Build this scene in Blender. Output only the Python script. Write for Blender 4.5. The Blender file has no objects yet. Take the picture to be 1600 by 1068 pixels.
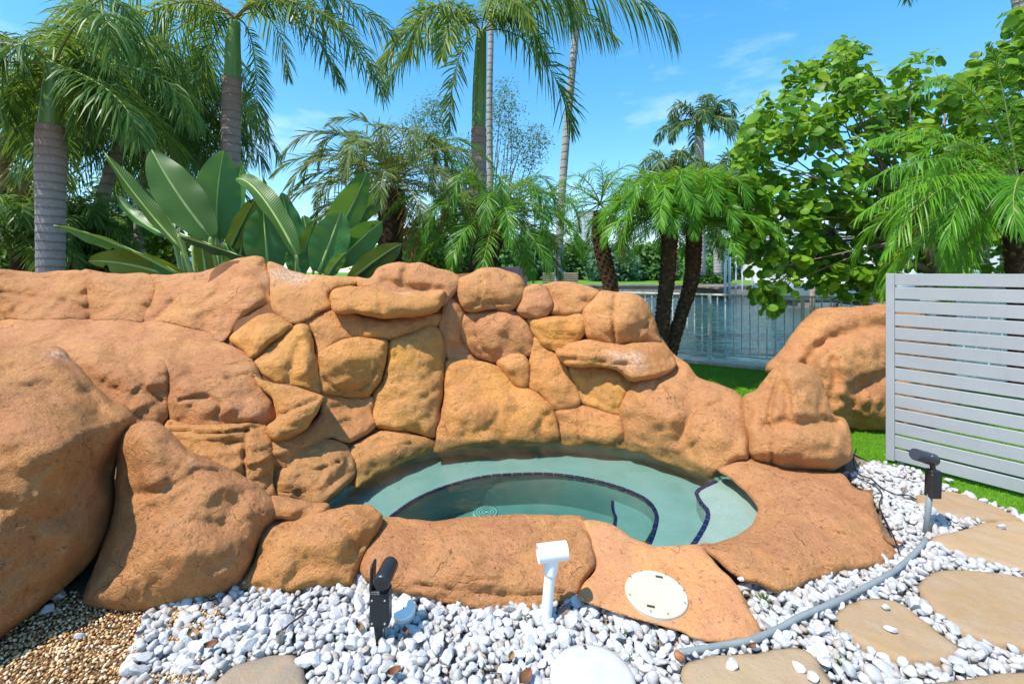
import bpy, math, random
import numpy as np
from mathutils import Vector, Matrix, noise
from mathutils.geometry import delaunay_2d_cdt

random.seed(7)
rng = np.random.default_rng(7)
S = bpy.context.scene
COL = S.collection

# ------------------------------------------------------------------ camera
F = 711.0            # focal length in pixels of a 1600 pixel wide picture
HOR = 425.0          # picture row of the horizon
EYE = 1.5
cam_d = bpy.data.cameras.new('camera')
cam = bpy.data.objects.new('camera', cam_d)
COL.objects.link(cam)
cam.location = (0, 0, EYE)
cam.rotation_euler = (math.pi / 2, 0, 0)
cam_d.sensor_width = 36.0
cam_d.lens = F * 36.0 / 1600.0
cam_d.shift_y = (HOR - 534.0) / 1600.0
cam_d.clip_start = 0.05
cam_d.clip_end = 3000
S.camera = cam

# ------------------------------------------------------------------ light
SUN = Vector((-0.40, -0.26, 0.88)).normalized()
w = bpy.data.worlds.new("World")
S.world = w
w.use_nodes = True
nt = w.node_tree
nt.nodes.clear()
sky = nt.nodes.new('ShaderNodeTexSky')
sky.sky_type = 'NISHITA'
sky.sun_disc = False
sky.sun_elevation = math.asin(SUN.z)
sky.sun_rotation = math.atan2(SUN.x, SUN.y)
sky.air_density = 1.0
sky.dust_density = 0.3
sky.ozone_density = 3.0
gm = nt.nodes.new('ShaderNodeGamma'); gm.inputs[1].default_value = 0.75
hs = nt.nodes.new('ShaderNodeHueSaturation')
hs.inputs['Saturation'].default_value = 1.52
hs.inputs['Hue'].default_value = 0.492
bg = nt.nodes.new('ShaderNodeBackground'); bg.inputs[1].default_value = 0.15
wo = nt.nodes.new('ShaderNodeOutputWorld')
nt.links.new(sky.outputs[0], gm.inputs[0])
nt.links.new(gm.outputs[0], hs.inputs['Color'])
# thin wisps of high cloud over the whole dome, denser towards the horizon
tc = nt.nodes.new('ShaderNodeTexCoord')
mp = nt.nodes.new('ShaderNodeMapping'); mp.inputs['Scale'].default_value = (1.6, 1.6, 5.5)
nz_ = nt.nodes.new('ShaderNodeTexNoise'); nz_.inputs['Scale'].default_value = 1.7; nz_.inputs['Detail'].default_value = 7; nz_.inputs['Roughness'].default_value = .62
cr_ = nt.nodes.new('ShaderNodeValToRGB'); cr_.color_ramp.elements[0].position = .53; cr_.color_ramp.elements[1].position = .85
sx_ = nt.nodes.new('ShaderNodeSeparateXYZ')
rz_ = nt.nodes.new('ShaderNodeValToRGB'); rz_.color_ramp.elements[0].color = (.75, .75, .75, 1); rz_.color_ramp.elements[1].position = .62; rz_.color_ramp.elements[1].color = (.05, .05, .05, 1)
mu_ = nt.nodes.new('ShaderNodeMath'); mu_.operation = 'MULTIPLY'
mxc = nt.nodes.new('ShaderNodeMix'); mxc.data_type = 'RGBA'; mxc.inputs[7].default_value = (4.2, 4.4, 4.7, 1)
nt.links.new(tc.outputs['Generated'], mp.inputs[0]); nt.links.new(mp.outputs[0], nz_.inputs[0]); nt.links.new(nz_.outputs[0], cr_.inputs[0])
nt.links.new(tc.outputs['Generated'], sx_.inputs[0]); nt.links.new(sx_.outputs[2], rz_.inputs[0])
nt.links.new(cr_.outputs[0], mu_.inputs[0]); nt.links.new(rz_.outputs[0], mu_.inputs[1]); nt.links.new(mu_.outputs[0], mxc.inputs[0])
nt.links.new(hs.outputs[0], mxc.inputs[6])
nt.links.new(mxc.outputs[2], bg.inputs[0])
nt.links.new(bg.outputs[0], wo.inputs[0])
sl = bpy.data.lights.new('sun', 'SUN')
sl.energy = 2.35
sl.angle = math.radians(0.5)
sl.color = (1.0, 0.93, 0.82)
so = bpy.data.objects.new('sun', sl)
COL.objects.link(so)
so.rotation_euler = SUN.to_track_quat('Z', 'Y').to_euler()
S.view_settings.view_transform = 'Standard'
S.view_settings.look = 'None'
S.view_settings.exposure = 1.45
S.view_settings.gamma = 1.0
S.view_settings.use_curve_mapping = False
S.render.engine = 'CYCLES'
S.cycles.max_bounces = 10
S.cycles.diffuse_bounces = 4
S.cycles.glossy_bounces = 3
S.cycles.transmission_bounces = 6
S.cycles.transparent_max_bounces = 12
S.cycles.use_denoising = True

# ------------------------------------------------------------------ helpers
def P(px, py, Y):
    return Vector(((px - 800) / F * Y, Y, EYE - (py - HOR) / F * Y))

def GY(py, z=0.0):
    return (EYE - z) * F / (py - HOR)

def G(px, py, z=0.0):
    return P(px, py, GY(py, z))

def tag(o, label=None, cat=None, group=None, kind=None):
    if label: o['label'] = label
    if cat: o['category'] = cat
    if group: o['group'] = group
    if kind: o['kind'] = kind
    return o

def thing(name, loc, label, cat, group=None, kind=None):
    o = bpy.data.objects.new(name, None)
    o.empty_display_size = 0.1
    o.location = loc
    COL.objects.link(o)
    return tag(o, label, cat, group, kind)

def wmat(p):
    m = Matrix.Translation(p.location)
    if p.parent is not None: m = wmat(p.parent) @ p.matrix_parent_inverse @ m
    return m

def link(name, me, parent=None):
    """mesh data holds world coordinates; children get the inverse of the parent's place"""
    o = bpy.data.objects.new(name, me)
    COL.objects.link(o)
    if parent is not None:
        o.parent = parent
        o.matrix_parent_inverse = wmat(parent).inverted()
    return o

def mesh(name, verts, faces, mats, parent=None, smooth=True, midx=None):
    me = bpy.data.meshes.new(name)
    verts = np.asarray(verts, dtype=np.float32)
    me.from_pydata(verts.tolist() if len(verts) < 1 else [tuple(v) for v in verts.tolist()], [], faces)
    if not isinstance(mats, (list, tuple)):
        mats = [mats]
    for m in mats:
        me.materials.append(m)
    if midx is not None:
        me.polygons.foreach_set('material_index', np.asarray(midx, dtype=np.int32))
    if smooth:
        me.polygons.foreach_set('use_smooth', np.ones(len(me.polygons), dtype=bool))
    me.update()
    return link(name, me, parent)

class MB:
    """collects shapes into one mesh"""
    def __init__(s):
        s.v = []; s.f = []; s.m = []
    def add(s, v, f, m=0):
        n = len(s.v)
        s.v.extend([tuple(x) for x in v])
        s.f.extend([tuple(i + n for i in q) for q in f])
        s.m.extend([m] * len(f))
        return s
    def box(s, c, size, R=None, m=0, bev=0.0):
        hx, hy, hz = size[0] / 2, size[1] / 2, size[2] / 2
        b = min(bev, hx * .9, hy * .9, hz * .9)
        vs = []; fs = []
        if b <= 0:
            vs = [Vector((x * hx, y * hy, z * hz)) for x in (-1, 1) for y in (-1, 1) for z in (-1, 1)]
            fs = [(0, 1, 3, 2), (4, 6, 7, 5), (0, 4, 5, 1), (2, 3, 7, 6), (0, 2, 6, 4), (1, 5, 7, 3)]
        else:
            idx = {}
            for x in (-1, 1):
                for y in (-1, 1):
                    for z in (-1, 1):
                        idx[(x, y, z, 0)] = len(vs); vs.append(Vector((x * hx, y * (hy - b), z * (hz - b))))
                        idx[(x, y, z, 1)] = len(vs); vs.append(Vector((x * (hx - b), y * hy, z * (hz - b))))
                        idx[(x, y, z, 2)] = len(vs); vs.append(Vector((x * (hx - b), y * (hy - b), z * hz)))
            for x in (-1, 1):
                q = [idx[(x, -1, -1, 0)], idx[(x, 1, -1, 0)], idx[(x, 1, 1, 0)], idx[(x, -1, 1, 0)]]
                fs.append(tuple(q if x > 0 else q[::-1]))
                q = [idx[(-1, x, -1, 1)], idx[(1, x, -1, 1)], idx[(1, x, 1, 1)], idx[(-1, x, 1, 1)]]
                fs.append(tuple(q[::-1] if x > 0 else q))
                q = [idx[(-1, -1, x, 2)], idx[(1, -1, x, 2)], idx[(1, 1, x, 2)], idx[(-1, 1, x, 2)]]
                fs.append(tuple(q if x > 0 else q[::-1]))
            for a in (-1, 1):
                for c2 in (-1, 1):
                    fs.append((idx[(a, c2, -1, 0)], idx[(a, c2, 1, 0)], idx[(a, c2, 1, 1)], idx[(a, c2, -1, 1)]))
                    fs.append((idx[(a, -1, c2, 0)], idx[(a, 1, c2, 0)], idx[(a, 1, c2, 2)], idx[(a, -1, c2, 2)]))
                    fs.append((idx[(-1, a, c2, 1)], idx[(1, a, c2, 1)], idx[(1, a, c2, 2)], idx[(-1, a, c2, 2)]))
                    for z in (-1, 1):
                        fs.append((idx[(a, c2, z, 0)], idx[(a, c2, z, 1)], idx[(a, c2, z, 2)]))
        if R is not None:
            vs = [R @ v for v in vs]
        c = Vector(c)
        return s.add([v + c for v in vs], fs, m)
    def tube(s, pts, rad, n=12, m=0, cap=True, squash=1.0):
        pts = [Vector(p) for p in pts]
        k = len(pts)
        if not hasattr(rad, '__len__'): rad = [rad] * k
        vs = []; fs = []
        prev = None
        for i, p in enumerate(pts):
            t = (pts[min(i + 1, k - 1)] - pts[max(i - 1, 0)])
            t = t.normalized() if t.length > 1e-9 else Vector((0, 0, 1))
            if prev is None:
                a = t.cross(Vector((0, 1, 0)))
                if a.length < .2: a = t.cross(Vector((1, 0, 0)))
            else:
                a = prev - t * prev.dot(t)
            a.normalize(); b = t.cross(a); prev = a
            for j in range(n):
                th = 2 * math.pi * j / n
                vs.append(p + (a * math.cos(th) + b * math.sin(th) * squash) * rad[i])
        for i in range(k - 1):
            for j in range(n):
                fs.append((i * n + j, i * n + (j + 1) % n, (i + 1) * n + (j + 1) % n, (i + 1) * n + j))
        if cap:
            fs.append(tuple(range(n))[::-1]); fs.append(tuple((k - 1) * n + j for j in range(n)))
        return s.add(vs, fs, m)
    def build(s, name, mats, parent=None, smooth=False, auto=None):
        o = mesh(name, s.v, s.f, mats, parent, smooth, s.m)
        if auto:
            o.data.set_sharp_from_angle(angle=math.radians(auto)) if hasattr(o.data, 'set_sharp_from_angle') else None
        return o

def bez(ps, n):
    ps = [np.array(p, dtype=float) for p in ps]
    t = np.linspace(0, 1, n)[:, None]
    k = len(ps) - 1
    out = 0
    for i, p in enumerate(ps):
        out = out + math.comb(k, i) * (1 - t) ** (k - i) * t ** i * p
    return out

def catmull(pts, per=6, closed=False):
    pts = [np.array(p, dtype=float) for p in pts]
    n = len(pts); out = []
    rngi = range(n if closed else n - 1)
    for i in rngi:
        if closed:
            a, b, c, d = pts[i - 1], pts[i], pts[(i + 1) % n], pts[(i + 2) % n]
        else:
            a, b, c, d = pts[max(i - 1, 0)], pts[i], pts[i + 1], pts[min(i + 2, n - 1)]
        for k in range(per):
            t = k / per
            out.append(.5 * ((2 * b) + (-a + c) * t + (2 * a - 5 * b + 4 * c - d) * t * t + (-a + 3 * b - 3 * c + d) * t ** 3))
    if not closed: out.append(pts[-1])
    return np.array(out)

def inside(pts, poly):
    x, y = pts[:, 0], pts[:, 1]
    r = np.zeros(len(pts), dtype=bool)
    n = len(poly)
    for i in range(n):
        x1, y1 = poly[i][0], poly[i][1]; x2, y2 = poly[(i + 1) % n][0], poly[(i + 1) % n][1]
        if y1 == y2: continue
        c = ((y1 > y) != (y2 > y)) & (x < (x2 - x1) * (y - y1) / (y2 - y1) + x1)
        r ^= c
    return r

def dist_seg(pts, line, closed=True):
    line = np.asarray(line, dtype=float)
    A = line; B = np.roll(line, -1, axis=0)
    if not closed: A = A[:-1]; B = B[:-1]
    d = np.full(len(pts), 1e9)
    for a, b in zip(A, B):
        ab = b - a; l = ab @ ab + 1e-12
        t = np.clip(((pts - a) @ ab) / l, 0, 1)
        q = pts - (a + t[:, None] * ab)
        d = np.minimum(d, np.sqrt((q ** 2).sum(1)))
    return d

def rbf(ctrl):
    """depth field from control points (px, py, Y): 1/Y interpolated"""
    c = np.array(ctrl, dtype=float)
    X = c[:, :2] / 100.0
    n = len(c)
    K = np.sqrt(((X[:, None] - X[None]) ** 2).sum(-1))
    A = np.zeros((n + 3, n + 3))
    A[:n, :n] = K + np.eye(n) * 1e-3 * -1
    A[:n, n] = 1; A[:n, n + 1:] = X
    A[n, :n] = 1; A[n + 1:, :n] = X.T
    b = np.zeros(n + 3); b[:n] = 1 / c[:, 2]
    s = np.linalg.lstsq(A, b, rcond=None)[0]
    def f(p):
        q = np.asarray(p, dtype=float) / 100.0
        k = np.sqrt(((q[:, None] - X[None]) ** 2).sum(-1))
        return 1.0 / (k @ s[:n] + s[n] + q @ s[n + 1:])
    return f

# ------------------------------------------------------------------ materials
class NB:
    def __init__(s, name):
        s.m = bpy.data.materials.new(name); s.m.use_nodes = True
        s.t = s.m.node_tree; s.t.nodes.clear()
        s.out = s.t.nodes.new('ShaderNodeOutputMaterial')
    def n(s, typ, **kw):
        nd = s.t.nodes.new(typ)
        for k, v in kw.items():
            if k.startswith('i_'):
                key = k[2:]
                key = int(key) if key.isdigit() else key.replace('_', ' ')
                s.set(nd.inputs[key], v)
            else:
                setattr(nd, k, v)
        return nd
    def set(s, sock, v):
        if isinstance(v, bpy.types.NodeSocket): s.t.links.new(v, sock)
        elif isinstance(v, (tuple, list)) and len(v) == 3 and sock.type == 'RGBA': sock.default_value = (*v, 1)
        else: sock.default_value = v
    def pos(s):
        return s.n('ShaderNodeNewGeometry').outputs['Position']
    def mapv(s, vec, scale):
        return s.n('ShaderNodeVectorMath', operation='MULTIPLY', i_0=vec, i_1=scale).outputs[0]
    def noise(s, vec, scale, detail=4, rough=.55, dist=0.0):
        return s.n('ShaderNodeTexNoise', i_Vector=vec, i_Scale=scale, i_Detail=detail, i_Roughness=rough, i_Distortion=dist).outputs[0]
    def ramp(s, fac, stops, interp='LINEAR'):
        r = s.n('ShaderNodeValToRGB'); r.color_ramp.interpolation = interp
        e = r.color_ramp.elements
        while len(e) < len(stops): e.new(.5)
        for el, (p, c) in zip(e, stops):
            el.position = p
            el.color = (*c, 1) if isinstance(c, tuple) else (c, c, c, 1)
        s.set(r.inputs[0], fac)
        return r.outputs[0]
    def mix(s, fac, a, b, mode='MIX'):
        x = s.n('ShaderNodeMix', data_type='RGBA', blend_type=mode)
        s.set(x.inputs[0], fac); s.set(x.inputs[6], a); s.set(x.inputs[7], b)
        return x.outputs[2]
    def math(s, op, a, b=0.0, c=None, clamp=False):
        x = s.n('ShaderNodeMath', operation=op, use_clamp=clamp)
        s.set(x.inputs[0], a); s.set(x.inputs[1], b)
        if c is not None: s.set(x.inputs[2], c)
        return x.outputs[0]
    def bump(s, h, strength, dist, normal=None):
        b = s.n('ShaderNodeBump', i_Strength=strength, i_Distance=dist, i_Height=h)
        if normal is not None: s.set(b.inputs['Normal'], normal)
        return b.outputs[0]
    def bsdf(s, col, rough=.6, normal=None, spec=.4, metal=0.0, out=True):
        b = s.n('ShaderNodeBsdfPrincipled')
        s.set(b.inputs['Base Color'], col); s.set(b.inputs['Roughness'], rough)
        s.set(b.inputs['Specular IOR Level'], spec); s.set(b.inputs['Metallic'], metal)
        if normal is not None: s.set(b.inputs['Normal'], normal)
        if out: s.t.links.new(b.outputs[0], s.out.inputs[0])
        return b
    def surf(s, sh): s.t.links.new(sh, s.out.inputs[0])

def simple(name, col, rough=.5, spec=.4, var=.12, nscale=8, bump=.0, metal=0.0, bscale=60):
    b = NB(name)
    p = b.pos()
    n = b.noise(p, nscale, 5)
    dark = tuple(c * (1 - var) for c in col); lite = tuple(min(1, c * (1 + var)) for c in col)
    c = b.ramp(n, [(.3, dark), (.7, lite)])
    nm = b.bump(b.noise(p, bscale, 3), bump, .01) if bump else None
    b.bsdf(c, rough, nm, spec, metal)
    return b.m

def rock_material(name, deposits=(), scum=True, bk=1.0, smooth_tint=None):
    b = NB(name)
    p = b.pos()
    oc = b.n('ShaderNodeObjectInfo').outputs['Color']
    geo = b.n('ShaderNodeNewGeometry')
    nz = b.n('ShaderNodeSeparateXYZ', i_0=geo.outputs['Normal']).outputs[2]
    pz = b.n('ShaderNodeSeparateXYZ', i_0=p).outputs[2]
    big = b.noise(p, 1.7, 5, .6, .6)
    med = b.noise(p, 6.0, 6, .65, .4)
    fine = b.noise(p, 45, 6, .7)
    vf = b.noise(p, 170, 4, .7)
    # two washes over the base colour: ochre by noise, pink on upward faces
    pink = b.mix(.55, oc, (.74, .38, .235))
    ochre = b.mix(.5, oc, (.74, .37, .10))
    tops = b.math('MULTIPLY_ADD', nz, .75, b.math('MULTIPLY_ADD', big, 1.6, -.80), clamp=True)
    c = b.mix(b.ramp(big, [(.38, 0.0), (.62, 1.0)]), oc, ochre)
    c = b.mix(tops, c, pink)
    c = b.mix(b.ramp(b.noise(p, 2.6, 5, .6, .5), [(.46, 0.0), (.70, .5)]), c, (.50, .215, .09))
    c = b.mix(b.ramp(b.noise(p, 2.3, 5, .6, .8), [(.46, 0.0), (.68, .6)]), c, (.80, .44, .18))
    # blotchy thin wash streaks, stretched along the strata
    st = b.noise(b.mapv(p, (2.2, 2.2, 13.0)), 1.6, 6, .7, .8)
    c = b.mix(b.ramp(st, [(.5, 0.0), (.7, .35)]), c, (.36, .16, .07))
    run = b.noise(b.mapv(p, (7, 7, .9)), 1.5, 6, .7, .4)
    c = b.mix(b.ramp(run, [(.54, 0.0), (.72, .4)]), c, (.46, .20, .075))
    tone = b.noise(p, .9, 3, .5)
    c = b.mix(b.ramp(tone, [(.42, 0.0), (.62, .3)]), c, (.56, .30, .17))
    c = b.mix(1.0, c, (.97, .88, .73), 'MULTIPLY')
    # pits and grain
    pit = b.ramp(fine, [(.30, 1.0), (.40, 0.0)])
    c = b.mix(b.math('MULTIPLY', pit, .28), c, (.16, .06, .03))
    grain = b.math('MULTIPLY', b.ramp(vf, [(.3, .76), (.7, 1.2)]), b.ramp(b.noise(p, 24, 5, .75), [(.3, .90), (.7, 1.1)]))
    c = b.mix(1.0, c, grain, 'MULTIPLY')
    # hairline cracks
    wp = b.n('ShaderNodeVectorMath', operation='ADD', i_0=p,
             i_1=b.n('ShaderNodeVectorMath', operation='SCALE', i_0=b.n('ShaderNodeTexNoise', i_Vector=p, i_Scale=5.0, i_Detail=4.0).outputs[1], i_3=.22).outputs[0]).outputs[0]
    vor = b.n('ShaderNodeTexVoronoi', feature='DISTANCE_TO_EDGE', i_Vector=wp, i_Scale=4.2).outputs['Distance']
    line = b.ramp(vor, [(.0, 1.0), (.014, 0.0)])
    mask = b.ramp(b.noise(p, 3.3, 3), [(.59, 0.0), (.65, .8)])
    crack = b.math('MULTIPLY', line, mask)
    c = b.mix(b.math('MULTIPLY', crack, .7), c, (.12, .05, .025))
    # lime deposits
    for (x, y, z, r) in deposits:
        d = b.n('ShaderNodeVectorMath', operation='DISTANCE', i_0=p, i_1=(x, y, z)).outputs['Value']
        k = b.math('SUBTRACT', 1.0, b.math('DIVIDE', d, r), clamp=True)
        k = b.math('MULTIPLY', k, b.ramp(b.noise(p, 60, 6, .75), [(.46, 0.0), (.60, .95)]), clamp=True)
        c = b.mix(k, c, (.80, .76, .72))
    # green and dark scum along the water line
    wl = b.math('SUBTRACT', 1.0, b.math('DIVIDE', b.math('ABSOLUTE', b.math('SUBTRACT', pz, .07)), b.math('MULTIPLY', med, .10)), clamp=True)
    rad = b.n('ShaderNodeVectorMath', operation='DISTANCE', i_0=b.mapv(p, (1, 1, 0)), i_1=(.15, 3.0, 0)).outputs['Value']
    if scum: c = b.mix(b.math('MULTIPLY', wl, .8), c, (.13, .10, .035))
    h = b.math('ADD', b.math('MULTIPLY', fine, .55), b.math('MULTIPLY', med, .9))
    h = b.math('ADD', h, b.math('MULTIPLY', vf, .22))
    h = b.math('SUBTRACT', h, b.math('MULTIPLY', crack, .5))
    h = b.math('SUBTRACT', h, b.math('MULTIPLY', pit, .25))
    str2 = b.noise(b.mapv(p, (4, 4, 16.0)), 1.8, 6, .7, .2)
    h = b.math('ADD', h, b.math('MULTIPLY', str2, .35))
    h = b.math('ADD', h, b.math('MULTIPLY', b.noise(p, 17, 6, .65), .8))
    h = b.math('ADD', h, b.math('MULTIPLY', b.noise(p, 90, 5, .75), .3))
    h = b.math('MULTIPLY', h, bk)
    nm = b.bump(h, 1.0, .030)
    b.bsdf(c, b.ramp(med, [(.3, .62), (.7, .85)]), nm, .28)
    return b.m

def leaf_material(name, cols, rough=.45, trans=.35, spec=.35, ribs=False):
    """cols: darker, mid, lighter; random per leaf"""
    b = NB(name)
    geo = b.n('ShaderNodeNewGeometry')
    oi = b.n('ShaderNodeObjectInfo')
    r = b.math('ADD', b.math('MULTIPLY', geo.outputs['Random Per Island'], .65), b.math('MULTIPLY', oi.outputs['Random'], .35))
    c = b.ramp(r, [(.1, cols[0]), (.5, cols[1]), (.93, cols[2])])
    n = b.noise(geo.outputs['Position'], 9, 4)
    c = b.mix(b.ramp(n, [(.35, 0.0), (.75, .35)]), c, cols[1])
    nm = None
    if ribs:
        uv = b.n('ShaderNodeUVMap').outputs[0]
        sx = b.n('ShaderNodeSeparateXYZ', i_0=uv)
        uu = b.math('ADD', sx.outputs[0], b.math('MULTIPLY', b.math('ABSOLUTE', sx.outputs[1]), -.06))
        wv = b.math('SINE', b.math('MULTIPLY', uu, 330.0))
        n2 = b.noise(uv, 14, 3)
        nm = b.bump(b.math('ADD', wv, n2), .35, .004)
        c = b.mix(b.math('MULTIPLY', b.math('ADD', wv, 1.0), .12), c, tuple(x * .55 for x in cols[0]))
        fl = b.noise(b.mapv(uv, (3, 1.5, 1)), 2.2, 5, .7)
        c = b.mix(b.ramp(fl, [(.55, 0.0), (.72, .4)]), c, (.16, .22, .04))
    pb = b.bsdf(c, rough, nm, spec, out=False)
    tr = b.n('ShaderNodeBsdfTranslucent', i_Color=b.mix(.5, c, (.32, .42, .03)))
    mx = b.n('ShaderNodeMixShader', i_0=trans)
    b.t.links.new(pb.outputs[0], mx.inputs[1]); b.t.links.new(tr.outputs[0], mx.inputs[2])
    b.surf(mx.outputs[0])
    return b.m

M = {}
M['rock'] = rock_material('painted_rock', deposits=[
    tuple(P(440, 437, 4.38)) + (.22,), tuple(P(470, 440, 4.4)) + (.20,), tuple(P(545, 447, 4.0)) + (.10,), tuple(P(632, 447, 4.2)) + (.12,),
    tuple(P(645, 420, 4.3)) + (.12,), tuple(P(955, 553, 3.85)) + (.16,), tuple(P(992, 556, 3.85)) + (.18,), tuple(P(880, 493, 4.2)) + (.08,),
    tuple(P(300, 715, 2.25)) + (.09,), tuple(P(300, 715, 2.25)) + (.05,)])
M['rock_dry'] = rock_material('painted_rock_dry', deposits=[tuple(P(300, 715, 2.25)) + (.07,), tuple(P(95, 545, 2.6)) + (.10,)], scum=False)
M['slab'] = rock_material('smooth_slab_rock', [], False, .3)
M['core'] = simple('rock_core', (.16, .075, .035), .9, .1, .2)
M['trunk_royal'] = None
# ================================================================== GROUND, CANAL
WATER_Z = 0.06
def seawall_y(x): return 9.448 - 0.607 * x

POOL_PX = [(505,782),(555,745),(600,715),(680,692),(770,684),(870,683),(980,692),(1060,712),(1120,738),(1155,766),(1183,800),(1165,830),(1120,848),(1080,853),(1020,849),(960,827),(912,808)]
POOL = [tuple(G(x, y, WATER_Z))[:2] for x, y in POOL_PX] + [(0.1, 2.44), (-.45, 2.44), (-.95, 2.5), (-1.18, 2.66)]
PC = np.array(POOL).mean(0)
def grow(poly, d):
    poly = np.array(poly); c = poly.mean(0)
    v = poly - c; l = np.sqrt((v ** 2).sum(1))[:, None]
    return c + v * (l + d) / l
POOL_OUT = catmull(grow(POOL, .06), 4, True)

def cdt(verts2, loops, otype=2):
    """filled triangulation of a loop list (outer + holes)"""
    edges = []
    for lp in loops:
        edges += [(lp[i], lp[(i + 1) % len(lp)]) for i in range(len(lp))]
    r = delaunay_2d_cdt([Vector((float(a), float(b))) for a, b in verts2], edges, [], otype, 1e-6)
    return np.array([tuple(v) for v in r[0]]), [tuple(f) for f in r[2]]

# materials of the setting
b = NB('soil'); p = b.pos()
c = b.ramp(b.noise(p, 30, 6, .7), [(.3, (.10, .07, .05)), (.7, (.24, .18, .13))])
b.bsdf(c, .95, b.bump(b.noise(p, 60, 5), .8, .02), .1); M['soil'] = b.m

b = NB('artificial_turf'); p = b.pos()
c = b.ramp(b.noise(p, 3, 6, .6), [(.3, (.12, .30, .012)), (.7, (.20, .46, .022))])
c = b.mix(b.ramp(b.noise(b.mapv(p, (160, 160, 160)), 1, 3), [(.35, .0), (.7, .6)]), c, (.05, .16, .008))
b.bsdf(c, .7, b.bump(b.noise(p, 240, 3), .9, .02), .2); M['turf'] = b.m

b = NB('far_lawn'); p = b.pos()
c = b.ramp(b.noise(p, .35, 6, .6), [(.3, (.07, .17, .015)), (.7, (.15, .30, .03))])
b.bsdf(c, .8, b.bump(b.noise(p, 20, 3), .6, .05), .1); M['lawn'] = b.m

b = NB('canal_water'); p = b.pos()
wv = b.noise(b.mapv(p, (.35, 1.0, 1.0)), 1.5, 3, .5, .5)
wv2 = b.noise(b.mapv(p, (.45, 1.5, 1.0)), 5.0, 3, .55, .3)
nm = b.bump(b.math('ADD', wv, b.math('MULTIPLY', wv2, .22)), 1.0, .26)
c = b.ramp(b.noise(p, .45, 3), [(.35, (.008, .035, .026)), (.7, (.012, .07, .055))])
b.bsdf(c, .03, nm, .5); M['canal'] = b.m

b = NB('weathered_concrete'); p = b.pos()
c = b.ramp(b.noise(p, 7, 6, .65), [(.3, (.52, .46, .37)), (.7, (.72, .66, .56))])
c = b.mix(b.ramp(b.noise(p, 60, 5), [(.3, .4), (.45, 0.0)]), c, (.2, .16, .12))
b.bsdf(c, .85, b.bump(b.noise(p, 70, 5), .5, .01), .2); M['concrete'] = b.m

b = NB('old_seawall'); p = b.pos()
c = b.ramp(b.noise(b.mapv(p, (1, 1, .35)), 1.5, 6, .65), [(.3, (.20, .17, .13)), (.7, (.40, .36, .30))])
b.bsdf(c, .9, b.bump(b.noise(p, 9, 5), .5, .05), .2); M['seawall'] = b.m

# near ground with a hole for the pool, its back edge runs along the sea wall
xs = np.linspace(-40, 16, 3)
outer = [(-40, -12), (16, -12), (16, seawall_y(16) if seawall_y(16) > -12 else -6), (-40, seawall_y(-40))]
outer = [(-40, -14), (24, -14), (24, seawall_y(24)), (-40, seawall_y(-40))]
v2 = outer + [tuple(q) for q in POOL_OUT]
vv, ff = cdt(v2, [list(range(4)), list(range(4, len(v2)))], 1)
# drop triangles inside the pool
ff = [f for f in ff if not inside(np.array([vv[list(f)].mean(0)]), POOL_OUT)[0]]
g = mesh('ground', np.column_stack([vv, np.full(len(vv), -.012)]), ff, M['soil'], smooth=False)
tag(g, kind='structure')
# canal water, bed of far ground, both as sheets that reach the horizon
g = mesh('canal_water', [(-400, -60, -.62), (900, -60, -.62), (900, 43, -.62), (-400, 43, -.62)], [(0, 1, 2, 3)], M['canal'], smooth=False)
g.data.transform(Matrix.Identity(4)); tag(g, kind='structure')
g = mesh('far_ground', [(-600, 42.3, .26), (900, 42.3, .26), (1500, 1600, .26), (-1500, 1600, .26)], [(0, 1, 2, 3)], M['lawn'], smooth=False)
tag(g, kind='structure')
mb = MB(); mb.box((150, 42.15, -.32), (1100, .5, 1.2)); mb.box((150, 42.05, .30), (1100, .8, .14))
mb.box((150, 41.7, -.33), (1100, .12, .5))
g = mb.build('far_seawall', M['seawall']); tag(g, kind='structure')
# near sea wall below the railing
mb = MB()
dx = Vector((1, -.607, 0)).normalized(); nx = Vector((.607, 1, 0)).normalized()
Rw = Matrix(((dx.x, nx.x, 0), (dx.y, nx.y, 0), (0, 0, 1)))
cw = Vector((0, seawall_y(0), 0))
mb.box(cw + nx * .02 + Vector((0, 0, -.6)), (60, .24, 1.2), Rw)
g = mb.build('seawall', M['concrete']); tag(g, kind='structure')
mb = MB(); mb.box(cw + nx * .0 + Vector((0, 0, .03)), (60, .34, .07), Rw, bev=.012)
g = mb.build('seawall_cap', M['concrete']); tag(g, kind='structure')

# lawn of artificial turf: blades over a base sheet
TURF = [tuple(G(x, y))[:2] for x, y in [(1290, 690), (1383, 732), (1490, 765), (1560, 790), (1640, 822), (1900, 900)]]
TURF += [(9.5, 1.2), (9.5, seawall_y(9.5) - .22), (1.2, seawall_y(1.2) - .22), (1.2, 4.7), (2.0, 4.1)]
vv, ff = cdt(TURF, [list(range(len(TURF)))], 1)
g = mesh('lawn', np.column_stack([vv, np.full(len(vv), .004)]), ff, M['turf'], smooth=False); tag(g, kind='structure')

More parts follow.
